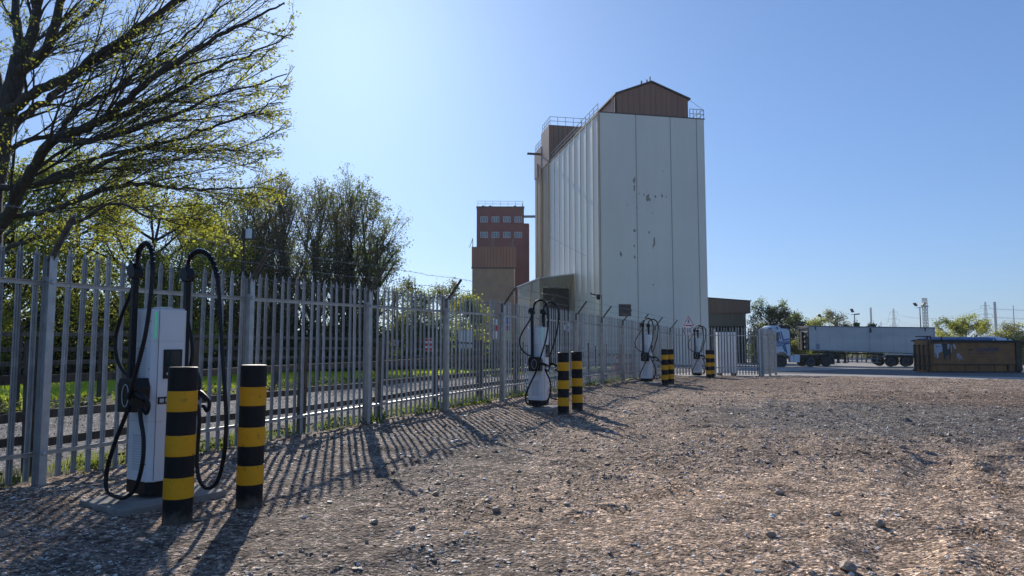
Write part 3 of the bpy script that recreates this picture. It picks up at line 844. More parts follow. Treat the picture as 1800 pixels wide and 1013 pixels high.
# paint-bare patches on the front
mbp = MB(); r = random.Random(5)
for (px, py, s) in ((1113, 318, .9), (1113, 328, .8), (1136, 347, 1.1), (1140, 350, .6), (1150, 345, .35), (1162, 343, .5), (1170, 345, .25), (1112, 405, .5), (1138, 408, .35), (1147, 424, .9), (1145, 432, .6), (1111, 432, .5), (1088, 446, .6), (1112, 452, .4), (1130, 342, .3), (1144, 374, .22), (1144, 500, .3), (1122, 340, .2), (1118, 365, .2), (1165, 300, .2), (1100, 360, .2)):
    x = (px - 1053) / 189 * wf; z = P(px, py, 80 + x * .15)[2] + 1.05
    n = 9; e = (.55 if px in (1113, 1147, 1145) else 1.)
    pts = [(x + cos(a) * s * .32 * r.uniform(.3, 1.2) * e, z + sin(a) * s * .55 * r.uniform(.3, 1.3)) for a in np.linspace(0, 2 * pi, n, False)]
    mbp = MB(); mbp.prism(pts, -.054, -.049, 1); mbp.obj('bare_patch', 'chip', silo)
# roof house along the ridge: front gable of separate sheets
hx0, hx1 = (1086 - 1053) / 189 * wf, (1215 - 1053) / 189 * wf
ze = P(1086, 163, 80.4)[2] + 1.05; za = P(1148, 142, 81)[2] + 1.05; hxa = (1148 - 1053) / 189 * wf
ns = 13
for i in range(ns):
    a, b = lerp(hx0, hx1, i / ns), lerp(hx0, hx1, (i + 1) / ns)
    def top(x): return lerp(ze, za, (x - hx0) / (hxa - hx0)) if x < hxa else lerp(za, ze, (x - hxa) / (hx1 - hxa))
    poly = [(a + .025, ZB), (b - .025, ZB), (b - .025, top(b) - .05)] + ([(hxa, za - .05)] if a < hxa < b else []) + [(a + .025, top(a) - .05)]
    mb = MB(); mb.prism(poly, .30, .38, 1); mb.obj('gable_sheet', 'brown', silo)
mb = MB(); mb.prism([(hx0 + .02, ZB), (hx1 - .02, ZB), (hx1 - .02, ze - .1), (hxa, za - .1), (hx0 + .02, ze - .1)], .36, T, 1); mb.obj('roof_house', 'brown', silo)
mb = MB()
for (xa, zz, xb, zc) in ((hx0 - .25, ze - .12, hxa, za + .02), (hxa, za + .02, hx1 + .25, ze - .12)):
    mb.add([(xa, .1, zz), (xb, .1, zc), (xb, T, zc), (xa, T, zz), (xa, .1, zz + .18), (xb, .1, zc + .18), (xb, T, zc + .18), (xa, T, zz + .18)], [(0, 3, 2, 1), (4, 5, 6, 7), (0, 1, 5, 4), (1, 2, 6, 5), (2, 3, 7, 6), (3, 0, 4, 7)])
mb.obj('roof', 'brown_dark', silo)
mb = MB(); mb.box((hx0 - .55, .35, ZB), (hx0 - .45, .45, ze - .4)); mb.box((hx0 - .25, .4, ZB), (hx0 + .03, .55, ze - .35)); mb.obj('frame_post', 'brown_dark', silo)
# roof railings
def railing(root, pts, h=1.1, nseg=6, r=.035, name='railing', mid=True):
    mb = MB()
    for a, b in zip(pts[:-1], pts[1:]):
        a, b = np.array(a, float), np.array(b, float)
        for z in ((h, h * .5) if mid else (h,)): mb.beam(a + (0, 0, z), b + (0, 0, z), r * 1.6)
        for k in range(nseg + 1):
            p = lerp(a, b, k / nseg); mb.beam(p, p + (0, 0, h), r * 1.6)
    mb.obj(name, 'mast', root)
railing(silo, [(hx1 + .1, .1, ZB + .1), (wf, .1, ZB + .1), (wf, T, ZB + .1)], 1.15, 4)
railing(silo, [(0, .4, ZB + .1), (0, T, ZB + .1)], 1.1, 14)
mb = MB(); mb.beam((wf, .1, ZB + 1.2), (hx1, .3, ze), .03); mb.obj('stay', 'mast', silo)
# birds' masts on the ridge
mb = MB(); mb.beam((hxa - .1, .4, za), (hxa - .1, .4, za + .75), .12); mb.beam((hxa - .5, .4, za - .1), (hxa - .5, .4, za + .35), .14); mb.beam((hxa - 1.2, .4, za - .3), (hxa - 1.2, .4, za + .15), .16)
mb.obj('ridge_finial', 'brown_dark', silo)

# stair tower at the far end
zpt = P(967, 222, 103.4)[2] + 1.05; zpb = P(967, 284, 103.4)[2] + 1.05
Y1 = T + .02; Y2 = T + 4.9; Y3 = T + 9.4
mb = MB(); mb.box((-.1, Y1, zpb - .2), (6.5, Y2, zpt)); mb.obj('tower_head', 'brown', silo)
mb = MB()
for k in range(1, 9): mb.box((-.1 + k * .72, Y1 - .04, zpb + .5), (-.04 + k * .72, Y1 - .0, zpt))
mb.obj('head_seam', 'brown_dark', silo)
mb = MB(); mb.box((0.0, Y1, 0), (6.4, Y2 - .1, zpb - .2)); mb.obj('tower_wall', 'tan', silo)
z2t = P(945, 262, 109)[2] + 1.05; z2b = P(945, 309, 109)[2] + 1.05
mb = MB(); mb.box((-.15, Y2, z2b), (6.3, Y3, z2t)); mb.obj('lower_head', 'brown', silo)
mb = MB(); mb.box((-.05, Y2 - .1, 0), (6.2, Y3 - .1, z2b)); mb.obj('lower_wall', 'tan', silo)
mb = MB(); mb.tube([(-.2, Y2, 0), (-.2, Y2, zpb)], .12, 8); mb.tube([(-.2, Y1, 0), (-.2, Y1, zpb)], .10, 8); mb.tube([(-.25, Y2 + 2, 0), (-.25, Y2 + 2, z2b + 2)], .1, 8); mb.obj('downpipe', 'pipe', silo)
mb = MB(); mb.beam((-2.2, Y2 + .6, z2b + 3.2), (.2, Y2 + .6, z2b + 3.2), .45, .25); mb.obj('roof_hoist', 'brown_dark', silo)
railing(silo, [(.1, Y1 + .1, zpt), (6.2, Y1 + .1, zpt)], 1.3, 5)
railing(silo, [(.1, Y1 + .1, zpt), (.1, Y2 - .1, zpt)], 1.3, 4)
railing(silo, [(.0, Y2 + .1, z2t), (.0, Y3 - .1, z2t)], 1.2, 4)
mb = MB(); mb.beam((-.05, 5.5, ZB * .45), (-.05, T, ZB * .62), .03); mb.obj('cable_run', 'mast', silo)

# intake shed leaning on the silo's left side (own axes = silo axes)
def sl(px, d):                                        # distance along the silo's side at a pixel column
    return 0
shed = thing('intake_shed', 'olive clad lean-to intake shed with wide dark doorway beside the silo', 'shed', (A0[0], A0[1], -1.05), silo.rotation_euler[2])
yS = 9.95; xs = -4.75
hR = P(1011, 482, 89.8)[2] + 1.05; hL = P(951, 489, 88.9)[2] + 1.05
dL = lambda px: None
dx0 = -.30 - (1011 - 1006) / 60 * 4.5; dx1 = xs + .35
dh = P(960, 504, 88.9)[2] + 1.05
nsh = 16
for i in range(nsh):                                  # header of upright sheets over the door
    a, b = lerp(xs, -.28, i / nsh), lerp(xs, -.28, (i + 1) / nsh)
    mb = MB(); zt = lambda x: lerp(hL, hR, (x - xs) / (-.28 - xs)) - .1
    mb.prism([(a + .012, dh), (b - .012, dh), (b - .012, zt(b)), (a + .012, zt(a))], yS - .06, yS + .04, 1); mb.obj('sheet', 'olive', shed)
mb = MB(); mb.box((xs, yS - .05, 0), (dx1, yS + .04, dh)); mb.box((dx0, yS - .05, 0), (-.28, yS + .04, dh)); mb.obj('jamb', 'olive', shed)
mb = MB(); LS = 14.
mb.add([(xs, yS + .04, 0), (xs, yS + LS, 0), (xs, yS + LS, hL - .1), (xs, yS + .04, hL - .1), (xs + .12, yS + .04, 0), (xs + .12, yS + LS, 0), (xs + .12, yS + LS, hL - .1), (xs + .12, yS + .04, hL - .1)],
       [(0, 1, 2, 3), (7, 6, 5, 4), (0, 3, 7, 4), (3, 2, 6, 7), (2, 1, 5, 6), (1, 0, 4, 5)]); mb.obj('side_wall', 'olive', shed)
mb = MB(); mb.add([(xs - .15, yS - .15, hL - .1), (-.28, yS - .15, hR - .1), (-.28, yS + LS, hR - .1), (xs - .15, yS + LS, hL - .1), (xs - .15, yS - .15, hL + .06), (-.28, yS - .15, hR + .06), (-.28, yS + LS, hR + .06), (xs - .15, yS + LS, hL + .06)],
                  [(0, 3, 2, 1), (4, 5, 6, 7), (0, 1, 5, 4), (1, 2, 6, 5), (2, 3, 7, 6), (3, 0, 4, 7)]); mb.obj('roof', 'roof', shed)
mb = MB(); mb.box((xs + .12, yS + LS - .2, 0), (-.28, yS + LS, hL - .1)); mb.obj('back_wall', 'dark', shed)
mb = MB(); mb.box((xs + .2, yS + 2.2, 0), (-.3, yS + 2.3, dh)); mb.obj('added_dark_sheet', 'dark', shed)  # unseen dark sheet added so the doorway reads black
mb = MB(); mb.tube([(xs - .12, yS + .2, 0), (xs - .12, yS + .2, hL - .2)], .09, 8); mb.tube([(xs - .12, yS + 5, 0), (xs - .12, yS + 5, hL - .2)], .07, 8); mb.obj('downpipe', 'pipe', shed)

# low brown store at the silo's right
d0 = 90.0
L0 = P(1225, 523, d0); L1 = P(1319, 530, d0); zb = P(1319, 551, d0)[2] + 1.05
store = thing('brown_store', 'low store with brown fascia over olive sheeting at the right of the silo', 'building', (L0[0], d0, -1.05))
W = L1[0] - L0[0]; h0 = P(1242, 523, d0)[2] + 1.05; h1 = L1[2] + 1.05
mb = MB(); mb.prism([(0, zb), (W, zb), (W, h1), (0, h0)], 0, 12, 1); mb.obj('fascia', 'brown', store)
mb = MB(); mb.prism([(0, h0 + .0), (W + .1, h1), (W + .1, h1 + .12), (0, h0 + .12)], -.1, 12.1, 1); mb.obj('roof_trim', 'brown_dark', store)
W2 = P(1312, 551, d0)[0] - L0[0]
mb = MB(); mb.box((0, .25, 0), (W2, 11.5, zb)); mb.obj('wall', 'olive', store)
mb = MB()
for k in range(30): mb.box((W2 * k / 30, .19, 0), (W2 * k / 30 + .09, .248, zb)); 
for k in range(32): mb.box((W * k / 32, -.04, zb), (W * k / 32 + .07, -.003, lerp(h0, h1, k / 32) - .02))
mb.obj('sheet_rib', 'olive', store)
zd = P(1300, 574, d0)[2] + 1.05
mb = MB(); mb.box((W2 * .25, .12, 0), (W2 * .95, .185, zd)); mb.obj('doorway_shade', 'dark', store)

# red works tower and the tan block before it
dR = 145.
R0, R1 = P(838, 365, dR), P(921, 365, dR)
red = thing('red_tower', 'tall dark red works tower with two rows of four windows and roof railing', 'building', (R0[0], dR, -1.2), radians(1))
Wr = R1[0] - R0[0]; Hr = R0[2] + 1.2
mb = MB(); mb.box((0, 0, 0), (Wr, 14, Hr)); mb.obj('wall', 'red', red)
mb = MB(); mb.box((-.1, -.1, Hr), (Wr + .1, 14.1, Hr + .25)); mb.obj('coping', 'brown_dark', red)
mb = MB(); mb.box((Wr, 2, 8), (Wr + 1.1, 6.5, Hr - 3)); mb.box((Wr + 1.1, 3, 0), (Wr + 1.25, 3.3, Hr - 3)); mb.obj('side_bay', 'red', red)
for ry in (386, 413):
    for cx in (851, 871, 891, 911):
        a, b = P(cx - 6, ry - 4.5, dR), P(cx + 6, ry + 4.5, dR)
        x0, x1, z0, z1 = a[0] - R0[0], b[0] - R0[0], b[2] + 1.2, a[2] + 1.2
        mb = MB(); mb.box((x0 - .08, -.10, z0 - .08), (x1 + .08, -.003, z0)); mb.box((x0 - .08, -.10, z1), (x1 + .08, -.003, z1 + .08))
        mb.box((x0 - .08, -.10, z0), (x0, -.003, z1)); mb.box((x1, -.10, z0), (x1 + .08, -.003, z1))
        for q in (1, 2): mb.box((lerp(x0, x1, q / 3) - .04, -.09, z0), (lerp(x0, x1, q / 3) + .04, -.003, z1))
        wf_ = mb.obj('window', 'winframe', red)
        for q in range(3):
            mb = MB(); mb.box((lerp(x0, x1, q / 3) + .045 - (.04 if q == 0 else 0), -.05, z0 + .002), (lerp(x0, x1, (q + 1) / 3) - .045 + (.04 if q == 2 else 0), -.005, z1 - .002)); mb.obj('pane', 'pane', wf_)
railing(red, [(.2, .2, Hr + .25), (Wr - .2, .2, Hr + .25), (Wr - .2, 13, Hr + .25)], 1.15, 6)
mb = MB()
for cx in (1.3, 2.8, 8.1): mb.lathe([(.45, Hr + .2), (.45, Hr + .5), (.25, Hr + .8), (.01, Hr + .85)], (cx, 2, 0), 10)
mb.obj('roof_vent', 'brown_dark', red)
mb = MB(); mb.beam((-.9 + Wr, .5, P(928, 380, dR)[2] + 1.2), (Wr + 5.5, .2, P(928, 380, dR)[2] + 1.2), .5, .45); mb.obj('conveyor_bridge', 'mast', red)
dT = 132.
T0, T1 = P(829, 434, dT), P(907, 434, dT)
tb = thing('tan_block', 'tan process block with brown clad upper storey in front of the red tower', 'building', (T0[0], dT, -1.2), radians(1))
Wt = T1[0] - T0[0]; Ht = T0[2] + 1.2; Hm = P(829, 470, dT)[2] + 1.2
mb = MB(); mb.box((.12, .12, 0), (Wt - .15, 11, Hm)); mb.obj('wall', 'tan_pale', tb)
nt_ = 14
for k in range(nt_):
    mb = MB(); mb.box((Wt * k / nt_ + .03, -.06, Hm), (Wt * (k + 1) / nt_ - .03, .1, Ht)); mb.obj('sheet', 'brown', tb)
mb = MB(); mb.box((0.02, .1, Hm - .12), (Wt, 11.2, Ht - .05)); mb.box((-.05, -.1, Hm - .25), (Wt + .05, .15, Hm - .02)); mb.obj('upper_storey', 'brown_dark', tb)
mb = MB(); mb.box((Wt, .2, Hm), (Wt + .05, 11.2, Ht - .05)); mb.obj('side_sheet', 'brown', tb)
mb = MB(); mb.tube([(Wt - .3, .02, 0), (Wt - .3, .02, Hm)], .12, 8); mb.obj('downpipe', 'pipe', tb)
mb = MB()
for cx in (.2, 4.1, 7.9):
    mb.beam((cx, .3, Ht), (cx, .3, Ht + 1.7), .12); mb.beam((cx, .3, Ht + 1.6), (cx - .7, 1.5, Ht), .08)
mb.obj('roof_stay', 'mast', tb)

# ------------------------------------------------------------------ lorry
def wheel(root, x, y, z, r=.52, w=.3, hubm='hub', name='wheel', dish=1):
    mb = MB(); mb.lathe([(r * .62, y), (r * .9, y), (r, y + .05), (r, y + w - .05), (r * .9, y + w), (r * .3, y + w)], (x, 0, z), 28, 1); t = mb.obj(name, 'tyre', root)
    mb = MB(); mb.lathe([(.001, y + .02), (r * .2, y + .02), (r * .22, y + .06), (r * .42, y + .09), (r * .56, y + .012), (r * .60, y - .004), (r * .63, y + .01)], (x, 0, z), 20, 1); mb.obj('rim', hubm, t)
YT = 71.6
kx = YT / F
def tx(px): return (px - 900) * kx
def tz(py): return HC - (py - 605) * kx
zg = -.86
cab = thing('lorry', 'white articulated lorry tractor with blue cross stripes parked beyond the gate', 'lorry', (tx(1344), YT, zg))
ox, oz = tx(1344), zg
def cp(px, py): return (tx(px) - ox, tz(py) - oz)
mb = MB()
mb.prism([cp(1344, 634), cp(1343, 600), cp(1346, 586), cp(1350, 583), cp(1387, 581), cp(1388, 625), cp(1383, 626), cp(1380, 622), cp(1375, 619.5), cp(1368, 619.5), cp(1362, 622), cp(1358, 628), cp(1357, 634)], 0, 2.5)
mb.obj('cab', 'paintwhite', cab, bevel=.04)
mb = MB(); mb.prism([cp(1345, 585), cp(1350, 577), cp(1358, 572.5), cp(1368, 572.5), cp(1373, 577.5), cp(1386, 578.5), cp(1387, 581.5), cp(1350, 583)], .1, 2.4); mb.obj('roof_fairing', 'paintwhite', cab, bevel=.03)
mb = MB(); mb.prism([cp(1369, 572), cp(1386, 571.5), cp(1388, 578), cp(1374, 577.6)], .12, 2.38); mb.obj('roof_spoiler', 'blackplastic', cab)
mb = MB(); mb.prism([cp(1357.5, 586), cp(1367, 584.5), cp(1368, 599), cp(1357.5, 600.5)], -.02, .02); mb.obj('side_window', 'glass', cab)
mb = MB(); mb.box((cp(1386.5, 0)[0], .02, cp(0, 625)[1]), (cp(1388.6, 0)[0], 2.48, cp(0, 574)[1])); mb.obj('rear_collar', 'blackplastic', cab)
mb = MB()
for (a, b) in (((1364.5, 572.5), (1386.2, 619)), ((1367.5, 572.7), (1389.5, 619))):
    pass
def stripe(mb, p, q, w):
    a, b = np.array(cp(*p)), np.array(cp(*q)); d = (b - a) / np.linalg.norm(b - a); n = np.array((-d[1], d[0])) * w / 2
    mb.prism([tuple(a - n), tuple(b - n), tuple(b + n), tuple(a + n)], -.035, -.003)
for p, q in (((1368, 584), (1371, 596.5)), ((1371.5, 583), (1375.5, 597)), ((1373.8, 606), (1378.4, 618.5)), ((1377, 605.5), (1381.5, 621)), ((1374, 598.5), (1386, 595.8)), ((1376, 605.2), (1386, 603.6)), ((1358, 601.8), (1369.5, 600.6)), ((1358, 610), (1371.5, 606.6)), ((1364.6, 574.5), (1366.2, 579.5)), ((1349, 583), (1353, 576.5)), ((1353, 582), (1355.3, 577))):
    stripe(mb, p, q, .11)
mb.obj('livery_stripe', 'blue', cab)
def text(s, size, loc, m, parent, rx=pi / 2, ry=0, shear=0., extrude=.004, name='lettering', bold=0.):
    cu = bpy.data.curves.new(name, 'FONT'); cu.body = s; cu.size = size; cu.shear = shear; cu.extrude = extrude; cu.offset = bold
    cu.align_x = 'CENTER'; cu.align_y = 'CENTER'; cu.materials.append(M[m]); cu.resolution_u = 3
    t = bpy.data.objects.new('t', cu); COL.objects.link(t)
    me = bpy.data.meshes.new_from_object(t.evaluated_get(bpy.context.evaluated_depsgraph_get())); bpy.data.objects.remove(t)
    me.materials.clear(); me.materials.append(M[m])
    o = link(name, me, parent, loc); o.rotation_euler = (rx, ry, 0); return o
c0 = cp(1372, 603)
text('NETERSON', .34, (c0[0], -.04, c0[1]), 'blue', cab, ry=-radians(8), bold=.008)
mb = MB(); mb.box((cp(1388, 0)[0], .25, cp(0, 630)[1]), (cp(1466, 0)[0], 2.25, cp(0, 623.5)[1])); mb.prism([cp(1452, 623), cp(1464, 623), cp(1465, 640), cp(1461, 640)], .05, .5); mb.obj('chassis', 'chassis', cab)
mb = MB(); mb.box((cp(1387, 0)[0], .05, cp(0, 637)[1]), (cp(1393, 0)[0], .6, cp(0, 624.5)[1])); mb.box((cp(1393.5, 0)[0], .04, cp(0, 637)[1]), (cp(1404, 0)[0], .6, cp(0, 624)[1])); mb.obj('side_tank', 'paintwhite', cab, bevel=.03)
mb = MB()
for c in (1423, 1450):
    arc = [(cp(c, 0)[0] + .72 * cos(a), .56 + .68 * sin(a)) for a in np.linspace(-.1, pi + .1, 14)]; inn = [(cp(c, 0)[0] + .64 * cos(a), .56 + .60 * sin(a)) for a in np.linspace(pi + .1, -.1, 14)]
    mb.prism(arc + inn, .02, .6)
mb.obj('mudguard', 'blackplastic', cab)
mb = MB(); mb.lathe([(.66, .03), (.66, .7)], (cp(1370, 0)[0], 0, .54), 24, 1); mb.obj('wheel_arch', 'blackplastic', cab)
for c, hm in ((1370, 'hub'), (1423, 'paintwhite'), (1450, 'chassis')):
    wheel(cab, cp(c, 0)[0], .0, .53, .53, .32, hm); wheel(cab, cp(c, 0)[0], 2.18, .53, .53, .32, hm)
mb = MB(); mb.box((cp(1343, 0)[0], .1, .35), (cp(1357, 0)[0], 2.4, .95)); mb.obj('bumper', 'paintwhite', cab)

tr = thing('tipper_trailer', 'long pale grey bulk tipper trailer coupled behind the white lorry', 'trailer', (tx(1421), YT, zg))
ox = tx(1421)
def cp(px, py): return (tx(px) - ox, tz(py) - zg)
mb = MB(); b0 = [cp(1421, 614.5), cp(1642, 622), cp(1642, 577.5), cp(1421, 574.5)]
mb.prism(b0, 0, 2.5); mb.obj('body', 'trailer', tr)
mb = MB(); mb.prism([cp(1420.5, 574.6), cp(1642.5, 577.6), cp(1642.5, 575.6), cp(1420.5, 573)], -.05, 2.55); mb.obj('top_rail', 'mast', tr)
mb = MB(); mb.prism([cp(1421, 616), cp(1642, 623.5), cp(1642, 622), cp(1421, 614.5)], -.03, 2.53); mb.obj('bottom_rail', 'mast', tr)
mb = MB()
for px in (1421.6, 1528, 1641): mb.box((cp(px, 0)[0] - .06, -.05, cp(0, 616 + (px - 1421) * .03)[1]), (cp(px, 0)[0] + .06, -.002, cp(0, 575.5)[1]))
mb.obj('side_post', 'trailer', tr)
mb = MB()
for i in range(9):
    mb.box((cp(1421, 0)[0] + .8 + i * 1.3, -.018, cp(0, 612)[1] - i * .05), (cp(1421, 0)[0] + .84 + i * 1.3, -.002, cp(0, 580)[1]))
mb.obj('side_seam', 'trailer', tr)
mb = MB()                                             # front bulkhead, ladder and tipping ram
mb.box((-.10, .0, cp(0, 616)[1]), (-.003, .14, cp(0, 575)[1])); mb.box((-.10, 2.3, cp(0, 616)[1]), (-.003, 2.5, cp(0, 575)[1]))
for z in (577, 585, 594, 603, 613): mb.box((-.12, .14, cp(0, z)[1] - .05), (-.003, 2.3, cp(0, z)[1] + .05))
mb.box((-.35, 1.0, cp(0, 616)[1]), (-.12, 1.5, cp(0, 583)[1]))
mb.obj('front_frame', 'chassis', tr)
mb = MB(); mb.prism([cp(1431, 575), cp(1434, 575), cp(1432.8, 581)], -.06, -.005); mb.prism([cp(1527, 577), cp(1530, 577), cp(1530.5, 585), cp(1526.5, 585)], -.08, -.06); mb.prism([cp(1624, 577), cp(1626, 577), cp(1625, 584)], -.06, -.005); mb.obj('sheet_hook', 'chassis', tr)
a, b = cp(1433, 613.5), cp(1438.5, 604.5)
mb = MB(); mb.box((a[0], -.03, a[1]), (b[0], -.003, a[1] + .04)); mb.box((a[0], -.03, b[1] - .04), (b[0], -.003, b[1])); mb.box((a[0], -.03, a[1] + .04), (a[0] + .04, -.003, b[1] - .04)); mb.box((b[0] - .04, -.03, a[1] + .04), (b[0], -.003, b[1] - .04))
for z in (.35, .68): mb.tube([((a[0] + b[0]) / 2 + .06 * cos(t), -.02, lerp(a[1], b[1], z) + .07 * sin(t)) for t in np.linspace(0, 2 * pi, 12)], .018, 5, False)
mb.obj('placard', 'blue', tr)
mb = MB(); mb.prism([cp(1440, 618), cp(1640, 625), cp(1640, 629), cp(1552, 629), cp(1545, 624), cp(1440, 621)], .5, 2.0); mb.obj('chassis', 'chassis', tr)
mb = MB()
for px in (1473, 1485): mb.box((cp(px, 0)[0] - .1, .2, cp(0, 637.5)[1]), (cp(px, 0)[0] + .1, .4, cp(0, 620)[1])); mb.box((cp(px, 0)[0] - .22, .15, cp(0, 638.5)[1]), (cp(px, 0)[0] + .22, .5, cp(0, 637)[1]))
mb.obj('landing_leg', 'chassis', tr)
mb = MB(); mb.beam((cp(1490, 0)[0], .1, cp(0, 629)[1]), (cp(1546, 0)[0], .1, cp(0, 631)[1]), .04, .08); mb.beam((cp(1490, 0)[0], .1, cp(0, 636)[1]), (cp(1546, 0)[0], .1, cp(0, 637)[1]), .04, .08)
for px in (1496, 1506, 1513, 1530, 1540): mb.box((cp(px, 0)[0] - .04, .1, cp(0, 637)[1]), (cp(px, 0)[0] + .04, .16, cp(0, 624)[1]))
mb.obj('side_guard', 'mast', tr)
mb = MB(); mb.prism([cp(1549, 628), cp(1554, 621.5), cp(1612, 623), cp(1612, 625), cp(1556, 624)], -.02, .5); mb.obj('wheel_fairing', 'trailer', tr)
for px in (1563, 1589, 1615):
    wheel(tr, cp(px, 0)[0], .0, .53, .52, .35); wheel(tr, cp(px, 0)[0], 2.15, .53, .52, .35)
wheel(tr, cp(1543, 0)[0], .6, .62, .4, .3, 'chassis', 'spare_wheel')

# ------------------------------------------------------------------ ochre container bin
YC = 45.4; kc = YC / F
bx = lambda px: (px - 900) * kc
bz = lambda py: HC - (py - 605) * kc
zc = float(G(0, 45.4)) - .01
ox = bx(1612)
bin_ = thing('hook_lift_container', 'ochre roll-off feed container with cow print, blue rolled tarpaulin and SugaRich lettering', 'container', (ox, YC, zc))
bin_['label'] = 'ochre roll-off container with printed cows and a blue tarpaulin over the top'
def cq(px, py):
    if px < 1636: px = 1634 + (px - 1612) * .09
    return (bx(px) - ox, bz(py) - zc)
mb = MB(); mb.prism([cq(1621, 655), cq(1789, 656.5), cq(1792, 652), cq(1792, 601), cq(1790, 599.5), cq(1634, 598), cq(1632, 601), cq(1616, 610), cq(1616, 648)], .14, 2.0); mb.obj('tub', 'skip', bin_)
mb = MB(); mb.prism([cq(1636, 639), cq(1782, 640.5), cq(1782, 603), cq(1636, 601)], .08, .138); mb.obj('upper_panel', 'skip', bin_)
mb = MB(); mb.box((cq(1632, 0)[0], .0, cq(0, 603)[1]), (cq(1789, 0)[0], .17, cq(0, 598.6)[1])); mb.obj('top_rim', 'skip_dark', bin_)
mb = MB(); mb.box((cq(1636, 0)[0], .05, cq(0, 641.5)[1]), (cq(1785, 0)[0], .137, cq(0, 639.5)[1])); mb.box((cq(1620, 0)[0], .02, cq(0, 655.5)[1]), (cq(1788, 0)[0], .137, cq(0, 652)[1])); mb.box((cq(1768, 0)[0], .03, cq(0, 652)[1]), (cq(1770, 0)[0], .137, cq(0, 641)[1])); mb.obj('side_rail', 'skip_dark', bin_)
mb = MB(); mb.prism([cq(1782, 655), cq(1789, 655), cq(1793, 651), cq(1793, 602), cq(1784, 601)], .02, .137); mb.obj('rear_frame', 'skip_dark', bin_)
mb = MB(); mb.box((cq(1622, 0)[0], .02, cq(0, 651)[1]), (cq(1626.5, 0)[0], .137, cq(0, 610)[1])); mb.box((cq(1630, 0)[0], -.0, cq(0, 651)[1]), (cq(1636, 0)[0], .137, cq(0, 608)[1])); mb.box((cq(1608, 0)[0], .2, cq(0, 628)[1]), (cq(1616, 0)[0], 1.8, cq(0, 609)[1])); mb.obj('front_rib', 'skip', bin_)
mb = MB(); mb.box((cq(1612, 0)[0], .3, cq(0, 608)[1]), (cq(1616, 0)[0], .5, cq(0, 591)[1])); mb.box((cq(1612, 0)[0], .05, cq(0, 592.5)[1]), (cq(1632, 0)[0], 1.7, cq(0, 590.5)[1])); mb.box((cq(1621, 0)[0], .05, cq(0, 607)[1]), (cq(1623, 0)[0], .15, cq(0, 592)[1])); mb.box((cq(1630, 0)[0], .05, cq(0, 607)[1]), (cq(1632, 0)[0], .15, cq(0, 592)[1]))
mb.tube([(*[cq(1626 + 3 * cos(t), 600 + 6.5 * sin(t))[0]], .08, cq(0, 600 + 6.5 * sin(t))[1]) for t in np.linspace(0, 2 * pi, 14)], .03, 5, False)
mb.obj('hook_frame', 'skip_dark', bin_)
mb = MB()
for yy_ in (.25, .75, 1.25, 1.75): mb.box((cq(1616, 0)[0] - .10, yy_, .12), (cq(1616, 0)[0] + .02, yy_ + .12, cq(0, 606)[1]))
for zz_ in (.35, 1.0): mb.box((cq(1616, 0)[0] - .06, .16, zz_), (cq(1616, 0)[0] + .02, 1.98, zz_ + .1))
mb.obj('end_rib', 'skip_dark', bin_)
for px in (1645, 1668, 1694, 1720, 1746, 1768):
    mb = MB(); mb.box((cq(px, 0)[0], .09, cq(0, 652)[1]), (cq(px, 0)[0] + .09, .138, cq(0, 641.6)[1])); mb.obj('lower_rib', 'skip', bin_)
mb = MB(); mb.tube([(cq(1628, 0)[0], .08, cq(0, 653)[1] + .0), (cq(1786, 0)[0], .08, cq(0, 653)[1] - .02)], .05, 8); mb.obj('bottom_tube', 'skip_dark', bin_)
mb = MB()
for px in (1624, 1772, 1782): mb.lathe([(.09, .3), (.09, .5)], (cq(px, 0)[0], 0, .09), 14, 1); mb.lathe([(.09, 1.9), (.09, 2.1)], (cq(px, 0)[0], 0, .09), 14, 1)
mb.obj('roller', 'chassis', bin_)
# arched tarpaulin: blue front part and pale end
def arch(x0, x1, nx, hgt, m, nm, seed):
    mb = MB(); ny = 14; V = []; r = np.random.default_rng(seed)
    for i in range(nx):
        for j in range(ny):
            t = j / (ny - 1); x = lerp(x0, x1, i / (nx - 1)); e = hgt(i / (nx - 1))
            V.append((x, lerp(.02, 2.5, t), cq(0, 600)[1] + e * (sin(pi * t) ** .45) + r.normal() * .008 - .03 * (i % 5 == 2)))
    Fq = [(i * ny + j, i * ny + j + 1, (i + 1) * ny + j + 1, (i + 1) * ny + j) for i in range(nx - 1) for j in range(ny - 1)]
    mb.add(V, Fq); return mb.obj(nm, m, bin_, smooth=True)
arch(cq(1633, 0)[0], cq(1752, 0)[0], 30, lambda t: .29 * min(1, .45 + t * 6), 'tarp', 'tarpaulin', 1)
arch(cq(1745, 0)[0], cq(1786, 0)[0], 14, lambda t: .30 * sin(pi * (t * .78 + .22)) ** .6 + .02, 'tarp_white', 'tarpaulin_end', 2)
mb = MB(); mb.tube([(cq(1634, 0)[0], .0, cq(0, 601)[1] + .09), (cq(1790, 0)[0], .0, cq(0, 602)[1] + .06)], .045, 8); mb.obj('tarp_roller', 'blackplastic', bin_)
mb = MB(); mb.beam((cq(1769, 0)[0], .0, cq(0, 598)[1]), (cq(1769, 0)[0], .0, cq(0, 594)[1]), .07); mb.beam((cq(1653, 0)[0], .0, cq(0, 600)[1]), (cq(1653, 0)[0], .0, cq(0, 592)[1]), .07); mb.obj('tarp_strap', 'chassis', bin_)
def flat(mb, pts): mb.prism([cq(*p) for p in pts], .072, .0795)
mb = MB()
flat(mb, [(1641, 605), (1653, 604.5), (1655, 609), (1655, 618), (1652, 619.5), (1648, 620), (1647, 629.5), (1644.5, 630), (1644, 621), (1642, 620), (1642, 628), (1641, 628), (1640.6, 612)])
